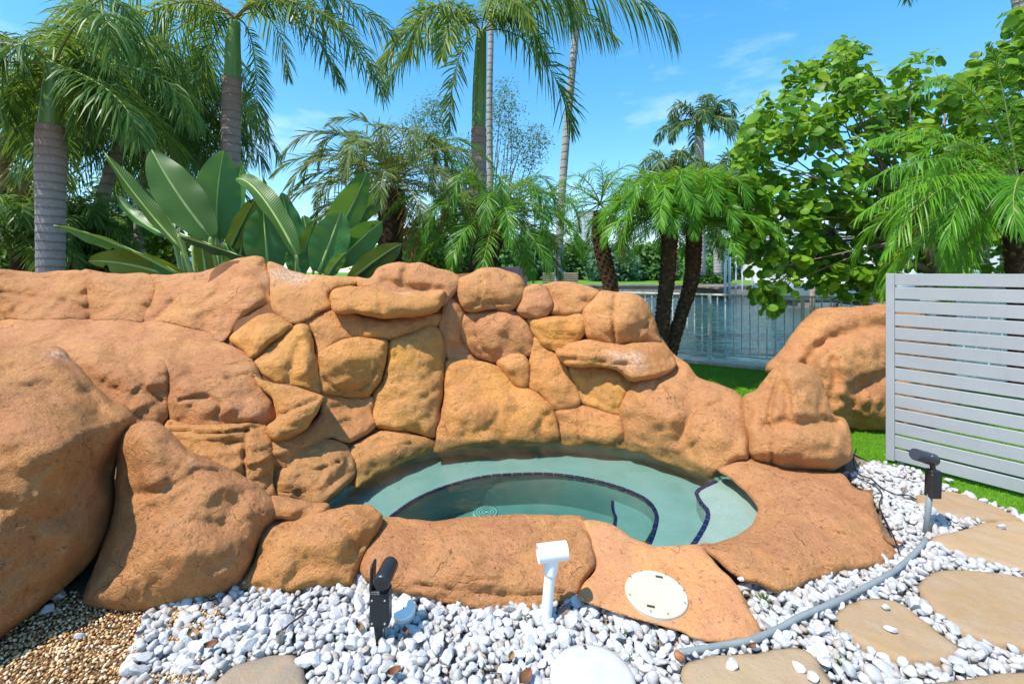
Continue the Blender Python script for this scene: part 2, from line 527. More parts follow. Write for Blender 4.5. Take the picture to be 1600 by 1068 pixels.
def blades(n, poly, hgt, wid, seed, z0=.0):
    r = np.random.default_rng(seed)
    poly = np.array(poly); lo = poly.min(0); hi = poly.max(0)
    pts = r.uniform(lo, hi, (n, 2)); pts = pts[inside(pts, poly)]
    k = len(pts)
    a = r.uniform(0, 6.283, k); h = hgt * r.uniform(.6, 1.2, k); wd = wid * r.uniform(.7, 1.3, k)
    ln = r.normal(0, .35, (k, 2)) * h[:, None]
    A = np.column_stack([pts[:, 0] - np.cos(a) * wd, pts[:, 1] - np.sin(a) * wd, np.full(k, z0)])
    B = np.column_stack([pts[:, 0] + np.cos(a) * wd, pts[:, 1] + np.sin(a) * wd, np.full(k, z0)])
    C = np.column_stack([pts[:, 0] + ln[:, 0], pts[:, 1] + ln[:, 1], z0 + h])
    V = np.stack([A, B, C], 1).reshape(-1, 3)
    return V, np.arange(len(V)).reshape(-1, 3)

def tri_mesh(name, V, Fc, mats, parent=None, smooth=False):
    me = bpy.data.meshes.new(name)
    k = Fc.shape[1]
    me.vertices.add(len(V)); me.vertices.foreach_set('co', np.asarray(V, dtype=np.float32).ravel())
    me.loops.add(Fc.size); me.loops.foreach_set('vertex_index', Fc.astype(np.int32).ravel())
    me.polygons.add(len(Fc))
    me.polygons.foreach_set('loop_start', np.arange(0, Fc.size, k, dtype=np.int32))
    me.polygons.foreach_set('loop_total', np.full(len(Fc), k, dtype=np.int32))
    for m in (mats if isinstance(mats, (list, tuple)) else [mats]): me.materials.append(m)
    if smooth: me.polygons.foreach_set('use_smooth', np.ones(len(Fc), dtype=bool))
    me.update(calc_edges=True); me.validate()
    return link(name, me, parent)

M['blade'] = leaf_material('turf_blade', [(.08, .22, .01), (.15, .38, .014), (.24, .50, .03)], .5, .3)
near = [tuple(G(x, y))[:2] for x, y in [(1290, 680), (1310, 668), (1400, 668), (1640, 668), (1640, 830), (1560, 800), (1490, 772), (1383, 738)]]
V1, F1 = blades(60000, near, .022, .0022, 3)
far_t = [(1.3, 4.6), (2.0, 4.2), (4.9, 4.2), (6.0, 5.6), (1.3, 8.4)]
V2, F2 = blades(90000, far_t, .026, .0045, 4)
m2 = inside(V2[::3, :2], TURF)
V2 = V2[np.repeat(m2, 3)]; F2 = np.arange(len(V2)).reshape(-1, 3)
g = tri_mesh('turf_blades', np.vstack([V1, V2]), np.vstack([F1, F2 + len(V1)]), M['blade'])
tag(g, 'bright green artificial grass blades behind the rocks and under the slatted screen', 'grass', kind='stuff')

# ================================================================== SPA BASIN
b = NB('pool_plaster'); p = b.pos()
c = b.ramp(b.noise(p, 160, 4, .8), [(.3, (.27, .32, .30)), (.7, (.44, .49, .46))])
c = b.mix(b.ramp(b.noise(p, 5, 5), [(.4, 0.0), (.75, .4)]), c, (.20, .24, .19))
b.bsdf(c, .7, b.bump(b.noise(p, 120, 4), .3, .004), .2); M['plaster'] = b.m
M['tile'] = simple('cobalt_tile', (.006, .010, .075), .5, .3, .3, 20)
M['drain_ring'] = simple('dark_green_ring', (.10, .12, .08), .8, .2, .3, 20)

basin = thing('spa_basin', (0, 3, -.3), 'sunken kidney shaped spa basin of pale green plaster edged with dark blue tiles', 'spa')
BENCH_Z = -.10; PIT_Z = -.34
E_PX = [(610,808),(650,780),(700,759),(755,745),(800,741),(850,740),(900,745),(950,756),(990,770),(1014,784),(1026,805),(1022,830),(1014,850)]
EDGE = [tuple(G(x, y, BENCH_Z))[:2] for x, y in E_PX]
EDGE = catmull(EDGE, 5)
EDGE_CLOSE = list(map(tuple, EDGE)) + [(.55, 2.52), (.1, 2.46), (-.45, 2.46), (-.75, 2.55)]
# bench ring
v2 = [tuple(q) for q in POOL_OUT] + EDGE_CLOSE
n1 = len(POOL_OUT)
vv, ff = cdt(v2, [list(range(n1)), list(range(n1, len(v2)))], 1)
ff = [f for f in ff if inside(np.array([vv[list(f)].mean(0)]), POOL_OUT)[0] and not inside(np.array([vv[list(f)].mean(0)]), EDGE_CLOSE)[0]]
mesh('bench', np.column_stack([vv, np.full(len(vv), BENCH_Z)]), ff, M['plaster'], basin, False)
def wall_strip(line, z0, z1, closed=True):
    n = len(line); V = [(x, y, z0) for x, y in line] + [(x, y, z1) for x, y in line]
    Fs = [(i, (i + 1) % n, n + (i + 1) % n, n + i) for i in range(n if closed else n - 1)]
    return V, Fs
V, Fs = wall_strip(POOL_OUT, BENCH_Z, .05); mesh('outer_wall', V, Fs, M['plaster'], basin)
V, Fs = wall_strip(EDGE_CLOSE, PIT_Z, BENCH_Z); mesh('pit_wall', V, Fs, M['plaster'], basin)
vv, ff = cdt(EDGE_CLOSE, [list(range(len(EDGE_CLOSE)))], 1)
mesh('pit_floor', np.column_stack([vv, np.full(len(vv), PIT_Z)]), ff, M['plaster'], basin, False)
# a step inside the pit at the right and an entry shelf by the right hand rim
def shelf(name, px, z, zb, edge_n):
    pl = [tuple(G(x, y, z))[:2] for x, y in px]
    mb = MB(); n = len(pl)
    mb.add([(x, y, z) for x, y in pl] + [(x, y, zb) for x, y in pl], [tuple(range(n))] + [(i, n + i, n + (i + 1) % n, (i + 1) % n) for i in range(n)])
    mb.build(name, M['plaster'], basin)
    return pl[:edge_n]
st1 = shelf('pit_step', [(957,783),(957,796),(962,808),(961,820),(957,835),(1008,845),(1019,826),(1022,806),(1012,787),(985,772)], -.21, PIT_Z, 5)
st2 = shelf('entry_shelf', [(1120,752),(1096,763),(1088,770),(1095,785),(1106,798),(1104,815),(1092,838),(1078,858),(1110,862),(1180,850),(1210,800),(1170,756),(1140,744)], .015, BENCH_Z, 8)

def tiles(line, z, length=.082, wid=.025, gap=.006):
    line = np.array(line)
    seg = np.sqrt((np.diff(line, axis=0) ** 2).sum(1)); cs = np.concatenate([[0], np.cumsum(seg)])
    n = max(1, int(cs[-1] / length))
    first = None
    for i in range(n):
        a = cs[-1] * i / n + gap / 2; c = cs[-1] * (i + 1) / n - gap / 2
        pa = Vector((np.interp(a, cs, line[:, 0]), np.interp(a, cs, line[:, 1]), z))
        pb = Vector((np.interp(c, cs, line[:, 0]), np.interp(c, cs, line[:, 1]), z))
        d = (pb - pa); L = d.length; d.normalize(); nn = Vector((-d.y, d.x, 0))
        R = Matrix(((d.x, nn.x, 0), (d.y, nn.y, 0), (0, 0, 1)))
        mb = MB(); mb.box((pa + pb) / 2, (L, wid, .012), R, bev=.002)
        mb.build('tile', M['tile'], basin)
tiles(EDGE, BENCH_Z + .003)
tiles(st1, -.21 + .003, .07, .02)
tiles(catmull(st2, 4), .015 + .003, .07, .024)
# drain cover with rings and holes, eyeball fittings in the wall
M['white_pvc'] = simple('white_pvc', (.80, .80, .78), .35, .45, .05, 10)
M['drain'] = simple('drain_plastic', (.75, .85, .82), .5, .4, .06, 10)
dc = G(760, 803, PIT_Z)
mb = MB()
mb.tube([dc + Vector((0, 0, 0)), dc + Vector((0, 0, .012)), dc + Vector((0, 0, .018))], [.105, .10, .085], 28)
for rr in (.03, .055, .08):
    for k in range(int(rr * 260)):
        a = k / int(rr * 260) * 6.283
        mb.box(dc + Vector((math.cos(a) * rr, math.sin(a) * rr, .021)), (.008, .008, .005))
mb.build('drain_cover', M['drain'], basin, auto=40)
mb = MB()
for rr in (.022, .044, .066, .088):
    mb.tube([dc + Vector((math.cos(k * .2618) * rr, math.sin(k * .2618) * rr, .0195)) for k in range(25)], .0035, 4)
mb.build('drain_grooves', M['drain_ring'], basin)  # dark green rings on the cover that draw its slots
for (x, y) in [(787, 715), (838, 717), (726, 724), (620, 762), (984, 735)]:
    c0 = G(x, y, BENCH_Z)
    mb = MB(); mb.tube([c0, c0 + Vector((0, 0, .005))], [.024, .02], 14); mb.tube([c0 + Vector((0, 0, .004)), c0 + Vector((0, 0, .008))], [.009, .008], 10)
    mb.build('jet_fitting', M['plaster'], basin)

# spa water: a closed body with a clear rippled surface and a teal volume
b = NB('spa_water'); p = b.pos()
rp = b.noise(p, 7, 4, .55, .3)
# rings of ripples from drops that fall near the right hand rim
rg = None
for (x, y) in [(1065, 810), (1125, 800)]:
    q = G(x, y, WATER_Z)
    d = b.n('ShaderNodeVectorMath', operation='DISTANCE', i_0=p, i_1=tuple(q)).outputs['Value']
    r_ = b.math('MULTIPLY', b.math('SINE', b.math('MULTIPLY', d, 190.0)), b.math('SUBTRACT', 1.0, b.math('MULTIPLY', d, 4.5), clamp=True))
    rg = r_ if rg is None else b.math('ADD', rg, r_)
h = b.math('ADD', rp, b.math('MULTIPLY', rg, .13))
nm = b.bump(h, .6, .016)
gl = b.n('ShaderNodeBsdfGlossy', i_Roughness=.01, i_Normal=nm, i_Color=(1, 1, 1))
tp = b.n('ShaderNodeBsdfTransparent', i_Color=(.93, .99, .98))
fr = b.n('ShaderNodeFresnel', i_IOR=1.33, i_Normal=nm)
mx = b.n('ShaderNodeMixShader', i_0=b.math('MULTIPLY', fr.outputs[0], .9))
b.t.links.new(tp.outputs[0], mx.inputs[1]); b.t.links.new(gl.outputs[0], mx.inputs[2]); b.surf(mx.outputs[0])
va = b.n('ShaderNodeVolumeAbsorption', i_Color=(.20, .64, .64), i_Density=1.8)
b.t.links.new(va.outputs[0], b.out.inputs['Volume'])
M['spa_water'] = b.m
wp_ = catmull(grow(POOL, .05), 4, True); n = len(wp_)
if sum(wp_[i][0] * wp_[(i + 1) % n][1] - wp_[(i + 1) % n][0] * wp_[i][1] for i in range(n)) < 0: wp_ = wp_[::-1]
V = [(x, y, WATER_Z) for x, y in wp_] + [(x, y, PIT_Z - .05) for x, y in wp_]
Fs = [tuple(range(n)), tuple(range(n, 2 * n))[::-1]] + [(i, n + i, n + (i + 1) % n, (i + 1) % n) for i in range(n)]
g = mesh('spa_water', V, Fs, M['spa_water'], smooth=False); tag(g, kind='structure')

# ================================================================== ROCKS
def relief(name, outline, dep, parent=None, Bv=.07, R=16, T=.25, bumps=(), creases=(), strata=0.0, color=(.55, .28, .13), step=4.0,
           amp=.016, wide=.03, off=0.0, edge=1.0, mat=None, ridge=.034, soft=.5):
    """A boulder: its outline stands at the depth field `dep`, the face bulges towards the open side, the back closes it."""
    ol = catmull(outline, 5, True)
    # roughen the outline a little
    per = len(ol)
    jit = np.array([[noise.noise(Vector((x * .05, y * .05, 3.1))), noise.noise(Vector((x * .05, y * .05, 9.7)))] for x, y in ol]) * 3.0 * edge
    ol = ol + jit
    # resample
    seg = np.sqrt(((np.roll(ol, -1, 0) - ol) ** 2).sum(1)); cs = np.concatenate([[0], np.cumsum(seg)])
    n = max(12, int(cs[-1] / step)); tt = np.arange(n) / n * cs[-1]
    olc = np.vstack([ol, ol[:1]])
    ol = np.column_stack([np.interp(tt, cs, olc[:, 0]), np.interp(tt, cs, olc[:, 1])])
    lo = ol.min(0); hi = ol.max(0)
    gx = np.arange(lo[0], hi[0], step); gy = np.arange(lo[1], hi[1], step * .87)
    X, Y = np.meshgrid(gx, gy); X = X + (np.arange(len(gy)) % 2)[:, None] * step * .5
    gp = np.column_stack([X.ravel(), Y.ravel()])
    gp = gp[inside(gp, ol)]
    if len(gp): gp = gp[dist_seg(gp, ol) > step * .55]
    extra = []
    d0 = None
    # a denser ring next to the rim so it rounds off
    cen = ol.mean(0)
    pts = np.vstack([ol, gp])
    vv, ff = cdt(pts, [list(range(n))], 1)
    nv = len(vv)
    d = dist_seg(vv, ol)
    Y0 = dep(vv) + off
    t = np.clip(d / R, 0, 1)
    prof = np.sqrt(np.clip(1 - (1 - t) ** 2, 0, 1))
    dm = max(d.max(), 1)
    t2 = np.clip(d / min(dm, R * 4.5), 0, 1)
    dome = np.sin(t2 * math.pi / 2)
    e = np.clip(d / (R * .8), 0, 1)
    h = Bv * ((1 - soft) * prof + soft * dome)
    for bm in bumps:
        bx, by, sx, sy, ang, am = bm
        ca, sa = math.cos(math.radians(ang)), math.sin(math.radians(ang))
        u = (vv[:, 0] - bx) * ca + (vv[:, 1] - by) * sa; v_ = -(vv[:, 0] - bx) * sa + (vv[:, 1] - by) * ca
        h = h + am * np.exp(-(u / sx) ** 2 - (v_ / sy) ** 2) * e
    for cr in creases:
        pl, wd, dp = cr
        q = dist_seg(vv, catmull(pl, 5), False)
        h = h - dp * np.exp(-(q / wd) ** 2) * np.clip(d / 5, 0.2, 1)
    base = np.column_stack([(vv[:, 0] - 800) / F, np.ones(nv), (HOR - vv[:, 1]) / F])
    W = base * (Y0 - h)[:, None]
    W[:, 2] += EYE
    # fractal relief in world space
    dn = np.empty(nv)
    for i in range(nv):
        x, y, z = W[i]
        a = noise.fractal(Vector((x * 2.1 + 5, y * 2.1, z * 2.6)), 1.0, 2.1, 3) * wide
        c_ = noise.fractal(Vector((x * 8, y * 8 + 3, z * 9)), .9, 2.2, 4) * amp
        c_ += (abs(noise.noise(Vector((x * 5 + 2, y * 5, z * 7)))) - .25) * ridge
        q1 = noise.noise(Vector((x * 2.3 + 7, y * 2.3, z * 3.1 + 4)))
        q2 = noise.noise(Vector((x * 3.1, y * 3.1 + 9, z * 2.2)))
        c_ += (min(abs(q1), .22) + min(abs(q2), .18) - .25) * ridge * 2.6
        if strata:
            k = noise.fractal(Vector((x * 1.5, y * 1.5, z * 26)), .8, 2.2, 4)
            c_ += k * strata
        dn[i] = a + c_
    hn = dn * np.clip(d / 7, 0.12, 1)
    W = base * (Y0 - h - hn)[:, None]; W[:, 2] += EYE
    Bk = base * (Y0 + T * np.clip(prof, .0, 1) + .012)[:, None]; Bk[:, 2] += EYE
    # front rim verts are shared by the back skin
    isr = d < 1e-3
    rid = np.arange(nv)
    newid = np.where(isr, rid, 0)
    free = np.where(~isr)[0]
    newid[free] = nv + np.arange(len(free))
    V = np.vstack([W, Bk[free]])
    fr = np.array([f for f in ff if len(f) == 3])
    # make front faces look at the camera
    a, b_, c_ = W[fr[:, 0]], W[fr[:, 1]], W[fr[:, 2]]
    nn = np.cross(b_ - a, c_ - a); view = a - np.array([0, 0, EYE])
    flip = (nn * view).sum(1) > 0
    fr[flip] = fr[flip][:, ::-1]
    bk = newid[fr][:, ::-1]
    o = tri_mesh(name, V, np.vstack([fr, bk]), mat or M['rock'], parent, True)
    o.color = (*color, 1)
    return o

WALL = rbf([(430,790,2.88),(505,783,2.87),(555,746,3.2),(600,716,3.53),(680,693,3.86),(770,685,3.96),(870,684,3.98),(980,693,3.85),(1060,713,3.58),(1120,738,3.28),(1170,715,3.22),
    (430,690,3.05),(480,650,3.45),(480,600,3.6),(460,520,3.85),(395,560,3.6),(350,530,3.8),(400,500,3.9),(430,445,4.25),(400,403,4.5),(480,428,4.5),(550,433,4.55),(640,412,4.6),
    (550,570,3.95),(550,640,3.8),(640,600,4.0),(640,520,4.15),(600,480,4.2),(560,500,4.1),(700,480,4.4),(710,540,4.42),(750,430,4.6),(780,525,4.42),(770,600,4.22),(770,640,4.08),
    (845,440,4.65),(835,500,4.45),(860,560,4.28),(900,445,4.6),(880,520,4.38),(935,455,4.5),(970,500,4.3),(1000,462,4.45),(1028,520,4.4),(1050,560,4.35),(960,560,4.15),(940,610,4.05),(900,660,3.98),
    (1000,600,3.95),(1075,573,4.1),(1090,592,4.05),(1050,650,3.68),(1110,600,3.95),(1156,617,3.75),(1165,650,3.55)])
rockwork = thing('rock_waterfall_wall', tuple(Vector((0, 4.2, 0))), 'curved artificial rock wall of fitted tan and ochre stones with waterfall ledges behind the spa', 'rock wall')

TAN = (.66, .33, .135); BRN = (.58, .28, .125); OCH = (.80, .40, .09); PNK = (.62, .305, .155); YEL = (.84, .45, .095); MID = (.71, .345, .11)
# backing that closes the joints
core_ol = [(330,425),(400,408),(480,436),(560,440),(620,418),(700,428),(770,426),(820,452),(900,446),(990,466),(1020,495),(1030,540),(1070,580),(1110,605),(1150,625),(1163,680),(1165,712),(1118,738),(1060,716),(980,696),(870,688),(770,689),(680,697),(600,720),(555,750),(505,788),(425,790),(415,700),(395,600),(330,540)]
core = relief('joint_backing', core_ol, WALL, rockwork, Bv=.0, R=10, T=.35, off=.045, step=9, amp=.006, wide=.0, edge=0, mat=M['core'])

SR = random.Random(5)
def st(outline, color=TAN, **k):
    k.setdefault('Bv', .075); k['R'] = k.get('R', 13) * .62; k.setdefault('wide', .04)
    nm_ = k.pop('nm', 'stone'); lab = k.pop('lab', None)
    SR.seed(int(outline[0][0] + outline[0][1])); k['off'] = k.get('off', 0) + SR.uniform(-.045, .02)
    cx = sum(q[0] for q in outline) / len(outline); cy = sum(q[1] for q in outline) / len(outline); ex = (max(q[0] for q in outline) - min(q[0] for q in outline)) * .28
    k['bumps'] = list(k.get('bumps', ())) + [(cx + SR.uniform(-ex, ex), cy + SR.uniform(-ex, ex) * .6, ex * .9, ex * .7, SR.uniform(0, 180), SR.uniform(.015, .05))]
    k.setdefault('soft', .68)
    o = relief(nm_, outline, WALL, rockwork, color=color, **k)
    if lab: o['label'] = lab
    return o
st([(419,409),(450,420),(480,428),(553,432),(562,441),(520,455),(514,465),(518,482),(500,489),(465,505),(440,497),(425,482),(422,444)], MID, Bv=.06, ridge=.03,
   creases=[([(424,446),(470,452),(515,458)], 2.5, .02)])
st([(553,432),(578,434),(591,418),(616,410),(655,410),(690,420),(718,431),(718,450),(702,472),(690,480),(680,470),(600,462),(575,455),(560,447)], PNK, Bv=.09,
   creases=[([(640,412),(632,430),(645,452)], 7, .05), ([(600,440),(640,450),(690,452)], 8, .07)])
st([(516,458),(530,449),(575,446),(600,455),(640,456),(691,454),(695,463),(690,480),(670,492),(600,498),(560,491),(525,489),(515,473)], OCH, Bv=.10, R=9, off=-.16, T=.35, wide=.01,
   bumps=[(640,475,60,14,0,.03)], creases=[([(594,450),(592,470),(597,496)], 3, .02)], nm='waterfall_ledge', lab='ochre waterfall ledge jutting out near the top of the wall')
st([(358,530),(375,510),(410,490),(437,494),(460,509),(450,518),(425,537),(396,561),(378,548)], OCH, Bv=.10)
st([(396,562),(428,535),(455,513),(470,504),(484,512),(492,545),(499,575),(502,615),(478,610),(455,604),(430,597),(405,582)], YEL, Bv=.09, ridge=.04,
   bumps=[(478,560,12,60,-8,.05)], creases=[([(450,600),(455,570),(470,530)], 7, .03)])
st([(468,502),(500,488),(520,480),(560,493),(600,499),(655,492),(695,492),(700,504),(680,512),(640,522),(612,534),(575,530),(540,532),(510,550),(497,562),(493,540),(484,512)], MID, Bv=.05, off=.02)
st([(498,553),(520,538),(548,527),(580,528),(606,534),(603,562),(595,592),(580,616),(560,622),(530,619),(503,615),(498,588)], OCH, Bv=.07,
   bumps=[(548,565,42,36,10,.085)], creases=[([(505,590),(525,607),(548,614),(575,600),(590,570)], 2.5, .03), ([(580,530),(585,550),(602,562)], 2, .02)])
st([(610,533),(640,521),(668,508),(688,519),(696,545),(694,590),(690,630),(685,670),(676,684),(655,677),(630,674),(600,672),(585,666),(581,645),(583,618),(598,590),(605,560)], YEL, Bv=.085, R=15,
   creases=[([(618,536),(622,546),(615,560)], 2, .015)], bumps=[(650,560,40,70,5,.02)])
st([(501,614),(530,619),(560,621),(583,619),(582,645),(587,666),(565,682),(545,692),(520,684),(500,692),(470,702),(440,700),(430,690),(440,680),(470,672),(495,655),(503,630)], MID, Bv=.05, ridge=.03,
   creases=[([(583,640),(586,662),(580,672)], 3, .03), ([(520,665),(545,655),(556,672)], 2, .02)])
st([(420,690),(445,682),(470,695),(500,688),(530,688),(548,705),(557,730),(551,750),(522,778),(505,795),(480,795),(440,785),(420,775)], (.60,.36,.12), Bv=.06, ridge=.06, strata=.02,
   creases=[([(425,735),(460,728),(500,732),(530,720)], 2.2, .03), ([(500,700),(515,715),(530,722)], 2.2, .02)])
st([(545,706),(560,691),(587,676),(620,672),(650,679),(677,686),(678,698),(642,717),(602,736),(572,752),(556,762),(556,728)], YEL, Bv=.06, strata=.015, creases=[([(560,715),(600,700),(650,690)], 3, .02)])
st([(692,480),(705,466),(720,480),(727,500),(722,528),(738,555),(742,572),(700,562),(694,545),(688,525),(684,508),(690,494)], PNK, Bv=.05, off=.02)
st([(716,434),(740,424),(769,418),(804,428),(821,447),(817,465),(806,480),(790,488),(770,482),(745,488),(728,487),(718,472),(715,452)], TAN, Bv=.09,
   creases=[([(730,482),(750,475),(800,472)], 2.2, .03), ([(750,432),(752,450),(748,470)], 2, .02)])
st([(728,491),(745,488),(775,483),(802,483),(821,498),(835,530),(832,553),(812,559),(790,568),(765,564),(742,556),(722,537),(715,515),(720,499)], PNK, Bv=.08,
   bumps=[(785,520,35,32,0,.05)], creases=[([(745,492),(744,515),(748,535),(760,550)], 2.5, .035), ([(716,540),(728,548),(738,556)], 3, .02)])
st([(697,563),(720,561),(762,567),(785,578),(802,602),(825,606),(847,621),(866,640),(872,665),(870,690),(800,696),(740,697),(690,706),(677,702),(684,670),(692,630),(695,590)], OCH, Bv=.08, R=16, amp=.018,
   bumps=[(760,640,70,30,0,.04)], creases=[([(790,600),(810,640),(820,690)], 5, .015)])
st([(776,567),(795,551),(815,552),(827,570),(826,604),(806,605),(790,592)], MID, Bv=.09)
st([(818,450),(845,444),(863,468),(861,490),(848,497),(835,501),(820,497),(806,483),(814,467)], PNK, Bv=.07)
st([(844,446),(864,440),(895,440),(937,454),(926,470),(911,492),(890,494),(862,492),(863,470),(854,452)], TAN, Bv=.08)
st([(823,500),(845,496),(880,494),(912,493),(914,520),(897,538),(876,553),(865,549),(845,538),(833,522)], OCH, Bv=.07, strata=.02, off=-.04,
   creases=[([(886,496),(892,515),(897,532)], 2, .02)])
st([(910,490),(925,468),(940,454),(970,457),(998,461),(1019,486),(1028,520),(1034,537),(1000,537),(965,540),(940,536),(918,526),(911,506)], TAN, Bv=.12, R=20,
   creases=[([(963,458),(958,490),(960,533)], 2.8, .06), ([(1015,495),(1008,510),(990,530)], 2.2, .03)], bumps=[(985,500,22,32,0,.04)], lab='rounded tan boulder split by a vertical crack near the railing')
st([(868,549),(885,540),(915,529),(945,533),(970,538),(1000,534),(1034,536),(1052,553),(1055,571),(1042,583),(1012,593),(985,595),(960,578),(930,573),(890,574),(874,564)], MID, Bv=.10, R=11, off=-.13, T=.4, strata=.018,
   creases=[([(874,560),(920,562),(975,570),(1010,572)], 2.5, .02)], nm='waterfall_ledge', lab='long lower waterfall ledge with white lime stains')
st([(826,562),(836,522),(850,540),(870,554),(880,567),(889,582),(907,620),(902,637),(870,641),(860,637),(845,620),(825,604),(826,577)], MID, Bv=.055,
   creases=[([(842,590),(838,610),(850,625)], 2, .02)])
st([(888,572),(930,570),(960,575),(986,592),(986,608),(977,630),(969,650),(940,644),(910,632),(904,618),(890,587)], YEL, Bv=.06, off=.03, ridge=.04, creases=[([(965,592),(958,612),(962,640)], 2, .02)])
st([(866,638),(905,634),(940,642),(968,648),(977,665),(983,692),(978,702),(930,697),(868,692),(870,660)], MID, Bv=.06, creases=[([(905,640),(903,665),(906,690)], 2, .03)])
st([(985,600),(1000,588),(1030,580),(1055,573),(1077,572),(1090,591),(1118,597),(1156,616),(1165,642),(1171,712),(1152,722),(1122,740),(1112,748),(1085,739),(1050,727),(1010,712),(978,700),(973,665),(966,645),(975,620)], TAN, Bv=.13, R=26, amp=.016,
   creases=[([(1065,590),(1080,620),(1078,650),(1060,690)], 9, .035), ([(1105,660),(1090,690),(1060,710)], 4, .015), ([(1030,590),(1020,610),(1005,640)], 2.5, .02), ([(1105,635),(1130,625),(1150,632)], 2.2, .03)],
   bumps=[(1030,640,40,40,0,.06), (1120,670,30,40,0,.05)], lab='wide tan boulder of the wall nearest the right hand rim')
st([(1008,470),(1018,486),(1030,520),(1052,552),(1078,572),(1060,580),(1040,560),(1015,540),(1000,500)], TAN, Bv=.05, off=.08)

LEFT = rbf([(-80,420,4.2),(0,420,4.3),(0,495,4.1),(140,425,4.35),(140,495,4.15),(235,430,4.4),(230,497,4.05),(400,405,4.5),(420,450,4.3),(345,530,3.8),(320,515,3.9),
    (140,500,4.05),(390,565,3.5),(262,567,3.25),(150,557,3.15),(0,548,3.35),(-80,548,3.35),(250,660,2.95),(190,640,2.9),(340,570,3.35),(340,660,3.0),(420,620,3.3),(420,665,3.15),(503,620,3.4),(440,687,3.12),
    (262,662,2.97),(424,760,2.9),(300,720,2.8)])
def sl_(outline, color=TAN, **k):
    k.setdefault('Bv', .08); k['R'] = k.get('R', 15) * .7; k.setdefault('wide', .04)
    nm_ = k.pop('nm', 'stone'); lab = k.pop('lab', None)
    k.setdefault('soft', .7)
    o = relief(nm_, outline, LEFT, rockwork, color=color, **k)
    if lab: o['label'] = lab
    return o
relief('joint_backing', [(-90,425),(0,428),(200,434),(330,430),(400,410),(430,440),(430,500),(350,540),(400,580),(500,625),(440,690),(425,700),(425,780),(380,770),(262,700),(150,620),(60,560),(-90,550)], LEFT, rockwork, Bv=0, R=10, T=.4, off=.05, step=10, amp=.006, wide=0, edge=0, mat=M['core'])
sl_([(-90,415),(0,420),(60,425),(128,424),(138,460),(143,497),(80,500),(0,500),(-90,500)], BRN, Bv=.10, R=22, creases=[([(0,430),(60,436),(120,438)], 3, .03), ([(0,455),(40,462),(100,470),(140,482)], 2.5, .03)])
sl_([(126,424),(180,426),(237,430),(243,455),(229,500),(180,500),(140,499),(134,460)], BRN, Bv=.09, R=18)
sl_([(233,430),(290,428),(330,420),(365,404),(400,401),(414,408),(425,444),(427,472),(402,484),(372,503),(347,536),(320,519),(262,505),(222,498),(240,455)], PNK, Bv=.12, R=24,
    bumps=[(390,450,32,40,0,.06)], creases=[([(270,470),(240,498),(230,500)], 3, .03), ([(370,408),(385,418),(412,412)], 3, .03)])
sl_([(-90,496),(0,498),(60,494),(130,496),(225,499),(262,504),(322,517),(347,533),(382,550),(396,567),(340,574),(262,570),(200,563),(150,563),(100,548),(0,550),(-90,550)], PNK, Bv=.03, R=12, wide=.03, amp=.01,
    creases=[([(180,520),(230,540),(300,545)], 6, .015)])
sl_([(95,543),(150,551),(205,557),(250,559),(268,574),(264,610),(264,640),(252,666),(210,668),(190,650),(150,610)], BRN, Bv=.10, R=18, ridge=.05, creases=[([(200,570),(220,600),(250,625)], 4, .03)])
sl_([(256,562),(300,563),(340,570),(392,562),(410,590),(427,620),(430,652),(415,668),(380,664),(330,668),(272,662),(262,640),(262,600)], PNK, Bv=.10, R=16, ridge=.05,
    bumps=[(385,642,45,14,0,.06)], creases=[([(280,625),(320,620),(345,632),(335,650)], 3.5, .035), ([(320,590),(350,592),(390,582)], 2.5, .025)])
sl_([(393,575),(405,590),(430,597),(465,605),(504,618),(503,630),(480,667),(441,690),(425,688),(416,668),(430,650),(424,620),(405,602)], OCH, Bv=.09, R=12, off=-.10, T=.35, strata=.02,
    creases=[([(428,652),(455,640),(500,622)], 3, .03)], nm='waterfall_ledge', lab='ochre wedge shaped ledge at the left end of the pool')
sl_([(262,656),(300,663),(360,661),(411,659),(422,680),(429,702),(427,750),(431,780),(400,785),(350,760),(300,735),(258,695)], OCH, Bv=.08, R=9, strata=.03, off=-.05,
    creases=[([(270,672),(330,676),(390,672)], 2.2, .03), ([(385,672),(382,700),(380,745)], 3.5, .04), ([(275,690),(340,688),(380,690)], 2.2, .025)], nm='layered_block', lab='ochre block with fine layered ridges above the front boulders')
sl_([(423,773),(450,777),(490,784),(516,789),(500,806),(440,812),(420,800)], MID, Bv=.05, R=8, off=-.35)

